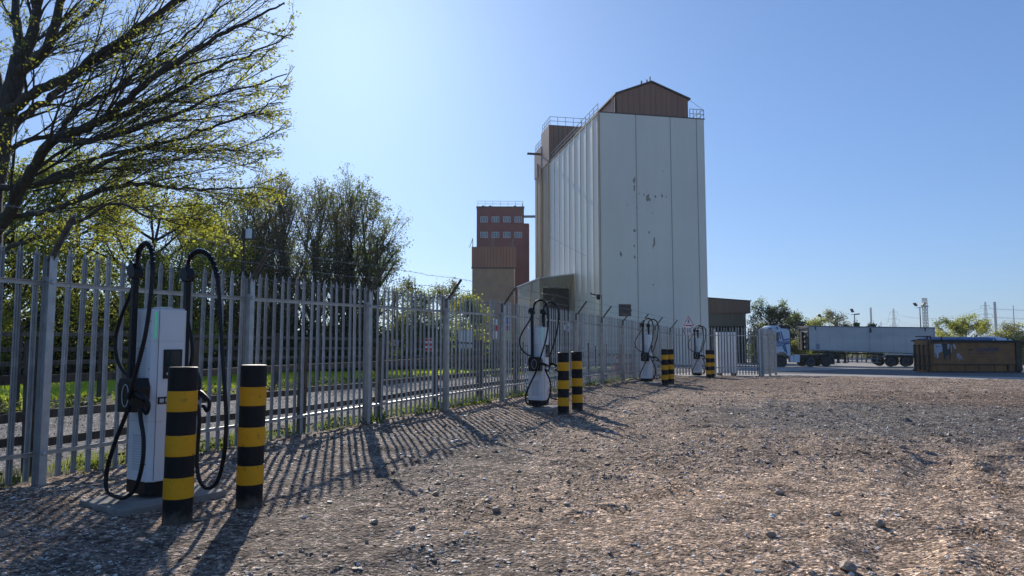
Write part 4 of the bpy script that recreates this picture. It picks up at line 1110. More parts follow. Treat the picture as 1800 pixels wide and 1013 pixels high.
flat(mb, [(1664, 605), (1668, 605), (1666, 613), (1664, 613.5)]); flat(mb, [(1670, 606), (1676, 604.5), (1677, 606), (1679.5, 612), (1678, 614), (1675.5, 612.5), (1674, 607), (1671, 609), (1671.5, 618), (1670, 620)])
mb.obj('cow_print_white', 'printwhite', bin_)
mb = MB()
flat(mb, [(1654.5, 604.6), (1663.5, 604.6), (1663.4, 613.8), (1665, 614.5), (1669.6, 614), (1669.8, 621), (1668, 632.5), (1666.3, 632.5), (1665.5, 625), (1663, 624), (1661.5, 628), (1659.6, 624), (1659.2, 632.5), (1657, 632.5), (1656, 620), (1655.3, 618)])
flat(mb, [(1670.3, 604.8), (1674, 604.8), (1674.2, 606.3), (1671, 608.3)]); flat(mb, [(1643.5, 608), (1646, 608), (1645.6, 610.6), (1643.6, 610.4)]); flat(mb, [(1648, 607.7), (1650.5, 608.4), (1649.6, 610.6), (1648.2, 610)])
mb.obj('cow_print_black', 'printblack', bin_)
mb = MB(); flat(mb, [(1680, 621), (1683, 620.8), (1685, 623), (1688.5, 627), (1690.5, 632), (1688, 631.5), (1686.5, 630), (1684, 634), (1682, 634.5), (1684, 630), (1681, 629), (1679.5, 632), (1678.6, 631.6), (1680.5, 626), (1678.8, 626.5)]); mb.obj('piglet_print', 'printpink', bin_)
cc = cq(1733.5, 614.5); text('SugaRich', .40, (cc[0], .0765, cc[1]), 'navy', bin_, shear=.3, bold=.009)
mb = MB(); flat(mb, [(1700.5, 613.2), (1704, 614.4), (1708, 613.2), (1709, 615), (1706.5, 616.6), (1702, 616.6), (1700, 615)]); flat(mb, [(1700, 620.6), (1752, 622.0), (1752, 622.6), (1700, 621.3)]); mb.obj('emblem', 'printblack', bin_)
for q in bin_.children:
    if q.name.startswith('lettering'): q.location[1] = .073

# car at the right edge, far off
car = thing('parked_car', 'blue hatchback partly visible at the right edge beyond the container', 'car', (70.9, 98, -1.0))
mb = MB(); mb.prism([(.0, .35), (.1, .75), (.55, .92), (3.9, .95), (4.2, .75), (4.25, .35), (3.9, .25), (.3, .25)], 0, 1.75); mb.obj('body', 'car', car, bevel=.05)
mb = MB(); mb.prism([(.7, .9), (1.35, 1.42), (3.1, 1.45), (3.8, .95)], .1, 1.65); mb.obj('cabin_glass', 'carglass', car)
mb = MB(); mb.prism([(1.3, 1.42), (3.15, 1.45), (3.1, 1.5), (1.5, 1.5)], .12, 1.63); mb.obj('roof', 'carglass', car)
for x in (.85, 3.45): wheel(car, x, -.02, .32, .32, .2); wheel(car, x, 1.57, .32, .32, .2)

# ------------------------------------------------------------------ signs and small things behind the fences
def on_ground(px, d):
    x = (px - 900) / F * d; return x, d, float(G(x, d))
x, y, z = on_ground(1210, 38.5)
sg = thing('road_sign', 'red triangle pedestrian warning sign above a round 10 speed limit disc', 'sign', (x, y, z))
zz = lambda py: HC - (py - 605) * 38.5 / F - z
mb = MB(); mb.tube([(0, .05, -.1), (0, .05, zz(556))], .038, 8); mb.tube([(.55, .05, -.1), (.55, .05, zz(575))], .03, 8); mb.obj('pole', 'mast', sg)
def tri(s, c): return [(-s / 2, c - s * .29), (s / 2, c - s * .29), (0, c + s * .577)]
ct = zz(567)
mb = MB(); mb.prism(tri(.62, ct), -.012, 0); t1 = mb.obj('warning_triangle', 'signred', sg)
mb = MB(); mb.prism(tri(.47, ct), -.018, -.0125); mb.obj('triangle_face', 'signwhite', t1)
mb = MB(); mb.beam((.0, -.021, ct + .02), (-.01, -.021, ct + .11), .05, .004, (0, 1, 0)); mb.lathe([(.001, -.023), (.026, -.023), (.026, -.019)], (.005, 0, ct + .145), 12, 1)
for a, b in (((0, .03), (-.07, -.085)), ((0, .03), (.06, -.08)), ((-.01, .1), (-.065, .03)), ((-.01, .1), (.055, .05))): mb.beam((a[0], -.021, ct + a[1]), (b[0], -.021, ct + b[1]), .024, .004, (0, 1, 0))
mb.obj('walking_figure', 'printblack', t1)
cd = zz(581.5)
mb = MB(); mb.lathe([(.001, -.012), (.30, -.012), (.30, 0)], (0, 0, cd), 30, 1); t2 = mb.obj('speed_disc', 'signred', sg)
mb = MB(); mb.lathe([(.001, -.018), (.258, -.018), (.258, -.013)], (0, 0, cd), 30, 1); mb.obj('disc_face', 'signwhite', t2)
text('10', .30, (0, -.022, cd), 'printblack', t2, bold=.008)
mb = MB(); mb.box((.28, -.0, cd - .2), (.76, .02, cd + .16)); q = mb.obj('side_plate', 'printblack', sg)
mb = MB(); mb.box((.33, -.008, cd - .15), (.71, -.001, cd + .11)); mb.obj('plate_face', 'signwhite', q)

x, y, z = on_ground(1263, 37.2)
cb = thing('cabinet', 'tall white steel cabinet standing behind the short palisade fence', 'cabinet', (x, y, z))
w = 31 / F * 37.2; h1 = HC - (584 - 605) * 37.2 / F - z
for i in range(2):
    mb = MB(); mb.box((w * i / 2 + .006, 0, .16), (w * (i + 1) / 2 - .006, .03, h1 - .03)); mb.obj('door', 'cream', cb)
mb = MB(); mb.box((-.02, .03, .1), (w + .02, .8, h1)); mb.obj('case', 'cream', cb)
mb = MB(); mb.box((.05, .05, -.05), (.15, .7, .1)); mb.box((w - .15, .05, -.05), (w - .05, .7, .1)); mb.obj('foot', 'chassis', cb)

def board(px, py, w, h, d, label, cols, cat='sign', post=True, name='notice_board'):
    x, y, z = on_ground(px, d); s = d / F
    r = thing(name, label, cat, (x, y, z)); zc_ = HC - (py - 605) * s - z
    mb = MB(); mb.box((-w * s / 2, 0, zc_ - h * s / 2), (w * s / 2, .02, zc_ + h * s / 2)); f = mb.obj('board', 'signwhite', r)
    n = sum(c[1] for c in cols); t = 0
    for m, k in cols:
        a, b = zc_ + h * s / 2 - h * s * t / n, zc_ + h * s / 2 - h * s * (t + k) / n; t += k
        mb = MB(); mb.box((-w * s / 2 + .02, -.006, b + .015), (w * s / 2 - .02, -.001, a - .015)); mb.obj('printed_panel', m, f)
    mb = MB(); mb.tube([(0, .05, -.1), (0, .05, zc_ + h * s / 2)], .035, 6); mb.obj('pole', 'mast', r)
    return r
board(891, 577, 13, 41, 33., 'site safety board with blue, red and lime bands behind the fence', [('signblue', 8), ('signred', 6), ('signgreen', 8)])
board(872, 579, 10, 34, 33.6, 'narrower white board with a red band, left of the safety board', [('signwhite', 5), ('signred', 6), ('signwhite', 7)])
board(753, 606, 14, 23, 27., 'small red and white chequered sign among the palisades', [('signred', 3), ('signwhite', 1), ('signred', 3), ('signwhite', 1), ('signred', 3)])
board(818, 596, 24, 32, 38., 'pale notice board behind the fence, left of the safety board', [('signwhite', 8), ('vent', 3)])
board(697, 603, 8, 9, 25., 'tiny red tag sign on the far timber fence', [('signred', 3)])
x, y, z = on_ground(998, 32.)
rs = thing('round_sign', 'small round grey sign with cross lines behind the palisades', 'sign', (x, y, z)); zr = HC + (605 - 576) * 32 / F - z
mb = MB(); mb.lathe([(.001, -.01), (.19, -.01), (.19, .0)], (0, 0, zr), 20, 1); d_ = mb.obj('disc', 'vent', rs)
mb = MB(); mb.beam((-.12, -.015, zr - .12), (.12, -.015, zr + .12), .03, .006, (0, 1, 0)); mb.beam((-.12, -.015, zr + .12), (.12, -.015, zr - .12), .03, .006, (0, 1, 0)); mb.obj('cross', 'mast', d_)
mb = MB(); mb.tube([(0, .03, -.1), (0, .03, zr)], .03, 6); mb.obj('pole', 'mast', rs)
for i, (px, d, lab, m) in enumerate(((1089, 40, 'red plastic road barrier behind the fence left of the third charger', 'barrier'), (1103, 41, 'red and white road barrier behind the fence, touching the third charger', 'barrier'))):
    x, y, z = on_ground(px, d); r = thing('road_barrier', lab, 'barrier', (x, y, z), group='plastic barriers in the lane')
    mb = MB(); mb.prism([(-.32, 0), (.32, 0), (.26, .9), (.2, 1.05), (-.2, 1.05), (-.26, .9)], 0, .4); mb.obj('body', m, r, bevel=.03)
    mb = MB(); mb.box((-.22, -.02, .62), (.22, -.003, .85)); mb.obj('reflector', 'signwhite', r)
# camera mast in front of the silo
x, y, z = on_ground(1058, 43.)
cm = thing('camera_mast', 'slim mast with a security camera on an outstretched bracket before the silo', 'camera', (x, y, z))
zz = lambda py: HC - (py - 605) * 43 / F - z
mb = MB(); mb.tube([(0, 0, -.1), (0, 0, zz(519))], .03, 6); mb.obj('pole', 'mast', cm)
mb = MB(); mb.tube([(0, 0, zz(522)), (-.7, 0, zz(524))], .02, 6); mb.obj('bracket', 'winframe', cm)
mb = MB(); mb.box((-.33, -.1, zz(523)), (-.10, .1, zz(518))); mb.lathe([(.09, zz(527)), (.12, zz(525)), (.12, zz(523))], (-.2, 0, 0), 12); mb.beam((-.35, 0, zz(519)), (-.66, 0, zz(517)), .07); mb.beam((-.66, 0, zz(517)), (-.66, 0, zz(515)), .08); mb.obj('camera_head', 'blackplastic', cm)
# floodlight on a pole in the bushes
x, y, z = on_ground(425, 27.)
fl = thing('floodlight', 'box floodlight with white lens on a pole among the trees', 'light', (x, y, z))
zz = lambda py: HC - (py - 605) * 27 / F - z
mb = MB(); mb.tube([(0, 0, -.1), (0, 0, zz(402))], .05, 6); mb.obj('pole', 'chassis', fl)
mb = MB(); mb.box((-.10, -.02, zz(419)), (.0, .3, zz(400))); mb.box((.0, .02, zz(418.6)), (.30, .3, zz(400.4))); f = mb.obj('housing', 'chassis', fl)
mb = MB(); mb.box((-.0, -.0, zz(418)), (.29, .018, zz(401))); mb.obj('lens', 'cream', f)

# light masts, lattice mast, chimneys, pylons
def mast(px, py, d, label, heads, name='light_mast', r=.09):
    x, y, z = on_ground(px, d); q = thing(name, label, 'lamp post', (x, y, z)); zt = HC - (py - 605) * d / F - z
    mb = MB(); mb.tube([(0, 0, -.1), (0, 0, zt)], [r, r * .7], 8); mb.obj('pole', 'mast', q)
    mb = MB(); mb.beam((-.5, 0, zt - .1), (.5, 0, zt - .1), .06)
    mb.obj('crossbar', 'mast', q)
    for (dx, dz, tl) in heads:
        mb = MB(); mb.beam((dx - .25 * cos(tl), 0, zt + dz - .25 * sin(tl)), (dx + .25 * cos(tl), 0, zt + dz + .25 * sin(tl)), .5, .16); mb.obj('floodlight_head', 'chassis', q)
mast(1617.5, 540, 95, 'twin floodlight mast behind the trailer, next to the lattice mast', [(-.6, .35, -.9), (.45, .35, .9)])
mast(1502, 552, 95, 'twin floodlight mast rising from the clipped dark shrubs', [(-.3, .45, -1.1), (.35, -.05, .1)])
mast(1443, 556, 95, 'thin street lamp in front of the pale willow', [(-.25, .1, -.6)], 'street_lamp', .07)

def lattice(root, w0, w1, h, n, r, z0=0):
    mb = MB()
    cs = [(-1, -1), (1, -1), (1, 1), (-1, 1)]
    for k in range(n):
        za, zb_ = z0 + h * k / n, z0 + h * (k + 1) / n; wa, wb = lerp(w0, w1, k / n) / 2, lerp(w0, w1, (k + 1) / n) / 2
        for i in range(4):
            a, b = cs[i], cs[(i + 1) % 4]
            mb.beam((a[0] * wa, a[1] * wa, za), (a[0] * wb, a[1] * wb, zb_), r)
            mb.beam((a[0] * wa, a[1] * wa, za), (b[0] * wb, b[1] * wb, zb_), r * .55); mb.beam((b[0] * wa, b[1] * wa, za), (a[0] * wb, a[1] * wb, zb_), r * .55)
    return mb
x, y, z = on_ground(1626.5, 230.)
lm = thing('lattice_mast', 'square lattice steel mast behind the trailer end', 'mast', (x, y, z))
hm = HC + (605 - 524) * 230 / F - z
lattice(lm, 1.15, 1.0, hm, 16, .13).obj('tower', 'mast', lm)
mb = MB(); mb.box((-.8, -.8, hm * .83), (.8, .8, hm * .83 + .25)); mb.obj('platform', 'mast', lm)
x, y, z = on_ground(1782, 300.)
tm = thing('radio_mast', 'needle thin radio mast at the far right', 'mast', (x, y, z))
hm = HC + (605 - 537) * 300 / F - z
mb = MB(); mb.tube([(0, 0, 0), (0, 0, hm)], [.22, .12], 6); mb.obj('pole', 'mast', tm)
for px, py, wpx, d, lab in ((1749.5, 531, 4.2, 900, 'tall plain concrete chimney right of the large pylon'), (1531, 541, 3.2, 1100, 'distant slender chimney above the clipped dark shrubs')):
    x, y, z = on_ground(px, d); c = thing('chimney', lab, 'chimney', (x, y, z)); h = HC + (605 - py) * d / F - z; r = wpx / 2 * d / F
    mb = MB(); mb.lathe([(r * 1.08, 0), (r, h - 1.5), (r * .93, h - 1.4), (r * .93, h)], k=20); mb.obj('stack', 'chimney', c, smooth=False)
    mb = MB(); mb.lathe([(r * 1.02, h - 4), (r * 1.06, h - 4), (r * 1.06, h - 3)], k=20); mb.obj('collar', 'mast', c)
PYL = [(1733, 531, 830, 'nearest electricity pylon beside the tall chimney', 1.0), (1571, 543, 1000, 'middle distance electricity pylon above the trailer', 1.0), (1548, 566, 1900, 'faint farthest pylon low over the trailer roof', 1.0)]
tips = []
for px, py, d, lab, _ in PYL:
    x, y, z = on_ground(px, d); h = HC + (605 - py) * d / F - z
    q = thing('electricity_pylon', lab, 'pylon', (x, y, z), group='electricity pylons on the horizon'); s = h / 50
    rr = max(.28, d / F * .30)
    mb = lattice(q, 8.5 * s, 2.6 * s, h * .62, 7, rr); m2 = lattice(q, 2.6 * s, 1.0 * s, h * .38, 7, rr * .8, h * .62)
    k0 = mb.n; mb.add(np.concatenate(m2.v), m2.f); mb.obj('tower', 'mast', q)
    tp = []
    for zf, w in ((.91, 5.2), (.72, 7.4), (.55, 6.2)):
        mb = MB()
        for sx in (-1, 1):
            mb.beam((0, 0, h * zf + .8 * s), (sx * w * s, 0, h * zf), rr * .8); mb.beam((0, 0, h * zf - .5 * s), (sx * w * s, 0, h * zf), rr * .7); mb.beam((sx * w * s, 0, h * zf), (sx * w * s, 0, h * zf - 3 * s), rr * .8)
            tp.append(np.array((x + sx * w * s, y, z + h * zf - 3 * s)))
        mb.obj('cross_arm', 'mast', q)
    tips.append(tp)
ext = [t + np.array((330., -120, 2)) for t in tips[0]]
for i in range(6):
    for spn, (A, B, sag) in enumerate(((tips[0][i], tips[1][i], 9), (tips[1][i], tips[2][i], 12), (ext[i], tips[0][i], 8))):
        pts = [lerp(A, B, t) - np.array((0, 0, 4 * sag * t * (1 - t))) for t in np.linspace(0, 1, 14)]
        mb = MB(); mb.tube(pts, .11, 4, False)
        mb.obj('power_line', 'mast', label=('overhead power cables between the tall pylon and the middle one', 'overhead power cables between the middle pylon and the faint farthest one', 'overhead power cables running right from the tall pylon')[spn], cat='power line', group='power lines between the pylons')

# ------------------------------------------------------------------ trees
def tube_arrays(paths, k):
    """paths: list of (pts Nx3, r N) -> V, quads"""
    Vs, Qs, n0 = [], [], 0
    th = np.arange(k) * 2 * pi / k; ct_, st_ = np.cos(th), np.sin(th)
    for pts, r in paths:
        n = len(pts); t = np.gradient(pts, axis=0); t /= np.linalg.norm(t, axis=1)[:, None] + 1e-9
        m = t.mean(0); ref = np.array((0, 0, 1.)) if abs(m[2]) < .7 * np.linalg.norm(m) + 1e-9 else np.array((1., .3, 0))
        a = np.cross(t, ref); a /= np.linalg.norm(a, axis=1)[:, None] + 1e-9; b = np.cross(t, a)
        ring = pts[:, None] + r[:, None, None] * (ct_[None, :, None] * a[:, None] + st_[None, :, None] * b[:, None])
        Vs.append(ring.reshape(-1, 3)); i = np.arange(n - 1)[:, None] * k; j = np.arange(k)[None, :]; j2 = (j + 1) % k
        Qs.append(np.stack((i + j, i + j2, i + k + j2, i + k + j), -1).reshape(-1, 4) + n0); n0 += n * k
    return np.concatenate(Vs), np.concatenate(Qs)

def branch_obj(name, groups, m, parent):
    """groups: list of (paths, sides)"""
    V, Q, n = [], [], 0
    for paths, k in groups:
        if not paths: continue
        v, q = tube_arrays(paths, k); V.append(v); Q.append(q + n); n += len(v)
    return link(name, fast_mesh(name, np.concatenate(V), np.concatenate(Q), m, True), parent)

def leaves(name, C, size, m, parent, rng, kind=None, aspect=.6, flat=.3, **kw):
    n = len(C); a = rng.normal(size=(n, 3)); a /= np.linalg.norm(a, axis=1)[:, None]
    b = rng.normal(size=(n, 3)); b -= a * (a * b).sum(1)[:, None]; b /= np.linalg.norm(b, axis=1)[:, None]
    s = (size * rng.uniform(.6, 1.4, n))[:, None]
    nn = np.cross(a, b) * s * .25
    V = np.stack((C - a * s * .5, C + b * s * aspect * .5 + nn, C + a * s * .5, C - b * s * aspect * .5 + nn), 1).reshape(-1, 3)
    Q = np.arange(n * 4).reshape(-1, 4)
    return link(name, fast_mesh(name, V, Q, m), parent, kind=kind, **kw)

def wig(p0, d, L, n, rng, amp=.12, up=0., droop=0.):
    """wandering path"""
    pts = [np.array(p0, float)]; d = np.array(d, float); d /= np.linalg.norm(d)
    for i in range(n):
        d = d + rng.normal(size=3) * amp + np.array((0, 0, up - droop * i / n)); d /= np.linalg.norm(d)
        pts.append(pts[-1] + d * L / n)
    return np.array(pts)

def spawn(path, rad, rng, n, lo, hi, lenf, ang, up, droop=0., amp=.1, npt=6, bias=None, alt=True, rf=.45, rmin=.004, plane=None):
    """side shoots from a path; returns list of (pts, r)"""
    out = []; N_ = len(path); L = np.linalg.norm(np.diff(path, axis=0), axis=1).sum()
    for k in range(n):
        t = lo + (hi - lo) * (k + rng.uniform(0, 1)) / n; f = t * (N_ - 1); i = min(int(f), N_ - 2)
        p = lerp(path[i], path[i + 1], f - i); d = path[i + 1] - path[i]; d /= np.linalg.norm(d) + 1e-9
        s = rng.normal(size=3); 
        if plane is not None: s = s * plane
        s -= d * np.dot(s, d); s /= np.linalg.norm(s) + 1e-9
        a = ang * rng.uniform(.7, 1.25); q = d * cos(a) + s * sin(a)
        if bias is not None: q = q + bias
        l = L * lenf * (1.15 - t * .75) * rng.uniform(.6, 1.25)
        pts = wig(p, q, l, npt, rng, amp, up, droop)
        r0 = max(rmin, rad[i] * rf * rng.uniform(.8, 1.1)); out.append((pts, np.linspace(r0, rmin * .7, len(pts))))
    return out

# --- the big tree at the left: limbs traced as real 3-D curves, then grown
def big_tree():
    rng = np.random.default_rng(11)
    base = P(0, 620, 16.5); base[2] = 0
    root = thing('large_tree', 'large spreading tree with sweeping limbs just coming into leaf, filling the upper left', 'tree', (base[0] - .4, 16.5, 0))
    O = np.array(root.location)
    def pth(pts, r0, r1):
        w = smooth_path([P(*p) for p in pts], 5) - O
        w[1:-1] += rng.normal(size=(len(w) - 2, 3)) * .02
        return (w, np.linspace(r0, r1, len(w)) ** 1.0 * .56)
    trunk = pth([(-28, 640, 16.5), (-22, 480, 16.5), (-12, 330, 16.4), (4, 230, 16.3), (22, 160, 16.2), (35, 100, 16.1)], .52, .33)
    limbs = [
        pth([(35, 110, 16.1), (60, 50, 16.0), (64, -10, 15.9), (80, -110, 15.8)], .26, .10),
        pth([(35, 100, 16.1), (30, 40, 16.6), (22, -30, 17), (10, -120, 17.2)], .22, .09),
        pth([(28, 130, 16.1), (75, 95, 15.7), (100, 30, 15.4), (118, -40, 15.2), (150, -140, 15)], .24, .08),
        pth([(8, 200, 16.2), (60, 165, 15.6), (120, 135, 15.2), (170, 95, 14.9), (225, 60, 14.7), (300, 5, 14.4), (380, -60, 14.2)], .22, .05),
        pth([(-6, 260, 16.3), (40, 205, 16.8), (90, 170, 17.1), (150, 118, 17.4), (215, 80, 17.6), (290, 20, 17.9), (360, -30, 18.1)], .20, .05),
        pth([(-15, 420, 16.4), (15, 375, 15.8), (55, 300, 15.3), (100, 245, 14.9), (165, 218, 14.6), (215, 185, 14.3), (280, 130, 14.1), (350, 85, 13.9), (430, 40, 13.8), (500, 5, 13.7)], .25, .03),
        pth([(100, 245, 14.9), (130, 200, 15.1), (190, 165, 15.4), (250, 120, 15.7), (330, 60, 16), (400, 5, 16.3)], .12, .03),
        pth([(165, 218, 14.6), (230, 200, 14.6), (300, 165, 14.7), (380, 120, 14.8), (450, 90, 15), (515, 60, 15.1)], .12, .02),
        pth([(100, 245, 14.9), (160, 250, 14.4), (240, 225, 14.0), (320, 195, 13.8), (410, 160, 13.7), (505, 130, 13.7)], .11, .02),
        pth([(-10, 330, 16.4), (60, 325, 15.7), (140, 305, 15.1), (220, 270, 14.7), (310, 245, 14.4), (400, 215, 14.2), (495, 180, 14.1)], .15, .02),
        pth([(-10, 380, 16.4), (70, 375, 15.6), (150, 345, 15.0), (230, 325, 14.6), (300, 330, 14.3), (370, 335, 14.1), (440, 330, 14)], .13, .02),
        pth([(60, 325, 15.7), (150, 285, 16.2), (240, 262, 16.5), (330, 265, 16.8), (410, 262, 17), (480, 235, 17.1)], .09, .02),
        pth([(-12, 440, 16.4), (50, 425, 15.4), (120, 395, 14.8), (200, 360, 14.3), (260, 380, 14), (330, 395, 13.8)], .10, .02),
        pth([(-12, 300, 16.4), (30, 255, 17.2), (90, 240, 17.6), (170, 245, 17.9), (260, 215, 18.2), (350, 210, 18.5), (440, 200, 18.6)], .14, .02),
        pth([(4, 230, 16.3), (-40, 180, 16), (-90, 100, 15.8), (-140, 0, 15.5)], .2, .06),
        pth([(-15, 400, 16.4), (-70, 350, 15.8), (-140, 300, 15.2), (-210, 260, 15)], .16, .04),
        pth([(15, 190, 16.2), (-10, 120, 17), (-20, 40, 17.6), (-10, -60, 18)], .18, .06),
        pth([(20, 160, 16.2), (50, 110, 17.3), (110, 60, 18.2), (180, 0, 19), (240, -60, 19.5)], .15, .05),
    ]
    lo = [(limbs[i][0], limbs[i][1]) for i in range(len(limbs))]
    bias = np.array((.22, -.05, .02)); pl = np.array((1, 1, .75))
    b1, b2, b3 = [], [], []
    for li, (p, r) in enumerate(lo):
        L = np.linalg.norm(np.diff(p, axis=0), axis=1).sum()
        left = p[-1][0] < p[0][0]
        bb = bias * (-1 if left else 1)
        b1 += spawn(p, r, rng, int(5 + L * 1.8), .12, 1., .40, .36, .012, .02, .05, 9, bb, rf=.34, rmin=.008, plane=pl)
        b1.append((wig(p[-1], p[-1] - p[-2], min(.22 * L, .5), 6, rng, .09), np.linspace(r[-1] * .9, .006, 7)))
    def inside(p): e = p[-1] + O; return e[0] < -4.45 - (e[1] - 14) * .30
    b1 = [q for q in b1 if inside(q[0])]
    for p, r in b1:
        L = np.linalg.norm(np.diff(p, axis=0), axis=1).sum()
        b2 += spawn(p, r, rng, int(3 + L * 3.3), .12, 1., .42, .42, .012, .01, .08, 6, bias * .8, rf=.5, rmin=.0055, plane=pl)
    b2 = [q for q in b2 if inside(q[0])]
    for p, r in b2:
        L = np.linalg.norm(np.diff(p, axis=0), axis=1).sum()
        if L < .12: continue
        b3 += spawn(p, r, rng, int(1 + L * 5.), .2, 1., .5, .5, .02, 0., .14, 3, bias * .4, rf=.6, rmin=.0042)
    b3 = [q for q in b3 if inside(q[0])]
    branch_obj('trunk', [([trunk] + lo[:6], 10)], 'bark', root)
    branch_obj('limbs', [(lo[6:], 8), (b1, 6)], 'bark', root)['kind'] = 'stuff'
    branch_obj('twigs', [(b2, 4), (b3, 3)], 'bark', root)['kind'] = 'stuff'
    # leaf clusters at twig ends; fuller low down and to the left
    C = []
    ends = [p[-1] for p, r in b3] + [p[-1] for p, r in b2] + [p[len(p) // 2] for p, r in b2]
    for e in ends:
        w = e + O; d = w[1]; px = 900 + w[0] / d * F; py = 605 - (w[2] - HC) / d * F
        dens = .34 + .5 * np.clip((py - 200) / 200, 0, 1) + .35 * np.clip((120 - px) / 200, 0, 1) + .20 * (px > 400)
        if rng.random() < dens:
            k = rng.integers(2, 6) if dens < .8 else rng.integers(3, 9)
            C.append(e + rng.normal(size=(k, 3)) * .055)
    C = np.concatenate(C)
    sel = rng.random(len(C)) < .8
    leaves('foliage', C[sel], .064, 'leaf_spring', root, rng, 'stuff'); leaves('young_foliage', C[~sel], .055, 'leaf_bronze', root, rng, 'stuff')
    print('big tree', len(b1), len(b2), len(b3), len(C))
big_tree()

# --- generic trees
def tree(name, label, x, y, h, r, kind, seed, group=None, leafm='leaf_green', bark='bark', leaf=.14, nleaf=6000, trunk_r=.16, low=.12, nl=9, twiggy=1.0, clump=.5, cat='tree', leaf2=None, ivy=0., upright=False, spread=None, nopt=5):
    rng = np.random.default_rng(seed); z = float(G(x, y))
    if not upright: h *= 1.2
    root = thing(name, label, cat, (x, y, z), group=group)
    hb = h * low
    tr_ = wig((0, 0, -.2), (rng.normal() * .04, rng.normal() * .04, 1), h * (.95 if upright else .75), 10, rng, .03)
    rr = np.linspace(trunk_r, trunk_r * .12, len(tr_))
    b1, b2, b3 = [], [], []
    if upright:
        b1 = spawn(tr_, rr, rng, nl, low, .95, .44, .5, .06, 0., .05, 7, rf=.5, rmin=.022)
    else:
        for k in range(nl):
            t = lerp(low, .95, (k + rng.random()) / nl); i = int(t * 9); p = tr_[i]
            a = rng.uniform(0, 2 * pi); e = spread if spread is not None else .9
            zt = t * .75 * h
            reach = r * (1 - abs(t - .45) * .9)
            pts = wig(p, (cos(a), sin(a), e * rng.uniform(.5, 1.2)), reach * 1.15, 7, rng, .10, .05)
            b1.append((pts, np.linspace(trunk_r * .45, .02, 8)))
    for p, q in b1: b2 += spawn(p, q, rng, max(3, int(6 * twiggy)), .2, 1., .5, .6, .04, 0., .12, 5, rf=.5, rmin=.012)
    if twiggy > .6:
        for p, q in b2: b3 += spawn(p, q, rng, max(2, int(4 * twiggy)), .2, 1., .55, .6, .05, 0, .15, 3, rf=.6, rmin=.008)
    branch_obj('trunk', [([(tr_, rr)], 8)], bark, root)
    branch_obj('branches', [(b1, 5), (b2 + b3, 3)], bark, root)['kind'] = 'stuff'
    src = np.concatenate([p[len(p) // 3:] for p, q in b2] + ([p for p, q in b3] if b3 else []))
    C = src[rng.integers(0, len(src), nleaf)] + rng.normal(size=(nleaf, 3)) * clump * np.array((1, 1, .8))
    C = C[C[:, 2] > .1]
    if leaf2:
        s = vnoise(C[:, 0] + seed, C[:, 2], 1.3, seed) + vnoise(C[:, 1], C[:, 2], 1.1, seed + 1) > .0
        leaves('foliage', C[s], leaf, leafm, root, rng, 'stuff'); leaves('young_foliage', C[~s], leaf, leaf2, root, rng, 'stuff')
    else:
        leaves('foliage', C, leaf, leafm, root, rng, 'stuff')
    if ivy:
        n = int(1500 * ivy); t = rng.uniform(.02, .72, n) ** 1.0; f = t * 10; i = np.minimum(f.astype(int), 9); pp = tr_[i] + (tr_[i + 1] - tr_[i]) * (f - i)[:, None]
        ang = rng.uniform(0, 2 * pi, n); rad = rng.uniform(.05, .42, n) * (1.2 - t)
        leaves('ivy', pp + np.stack((np.cos(ang) * rad, np.sin(ang) * rad, rng.normal(size=n) * .1), -1), .17, 'leaf_ivy', root, rng, 'stuff')
    return root
def at(px, d): return (px - 900) / F * d
def hh(py, d): return (605 - py) * d / F + HC - float(G(0, d))

# upright, ivy-clad trees between the big tree and the tower
for i, (px, py, d_) in enumerate(((352, 322, 42), (392, 318, 43))):
    tree('upright_tree', ['slim bare tree left of the bronze budded one', 'slim bare tree between the bronze budded one and the floodlight'][i], at(px, d_), d_, hh(py, d_), 2, 'up', 150 + i, 'upright ivy clad trees behind the lane', leafm='leaf_green', leaf2='leaf_bronze', leaf=.12, nleaf=2600, trunk_r=.17, low=.12, nl=24, twiggy=.9, clump=.18, upright=True)
RG = 'upright ivy clad trees behind the lane'
row = [(428, 310, 44, .9, 'leftmost'), (455, 300, 47, 1., 'second'), (487, 302, 45, 1., 'third'), (515, 305, 48, 1., 'fourth'), (548, 312, 45, 1., 'fifth'), (578, 310, 47, 1., 'sixth'), (612, 300, 45, 1.1, 'seventh'), (640, 322, 46, 1.3, 'rightmost')]
desc = ['slim bare upright tree behind the floodlight box', 'upright budding tree just right of the floodlight', 'upright tree with a thick ivy clad trunk, tallest of the left cluster', 'upright tree with a leaning ivy clad stem', 'thin upright tree in the middle of the ivy clad row', 'upright budding tree right of the middle of the row', 'tall many stemmed tree with dark ivy near the right end of the row', 'wide fanning tree with side branches reaching right, end of the row']
for i, (px, py, d, sp, w_) in enumerate(row):
    h = hh(py, d) * .95
    tree('upright_tree', desc[i], at(px, d), d, h, 2.2 * sp, 'up', 100 + i, RG, leafm='leaf_green', leaf2='leaf_bronze', leaf=.12, bark='bark_pale', nleaf=3000 if i < 6 else 4200, trunk_r=.2, low=.12, nl=34, twiggy=1.0, clump=.17, ivy=(.8 if i in (2, 3, 5, 6, 7) else .2), upright=True)
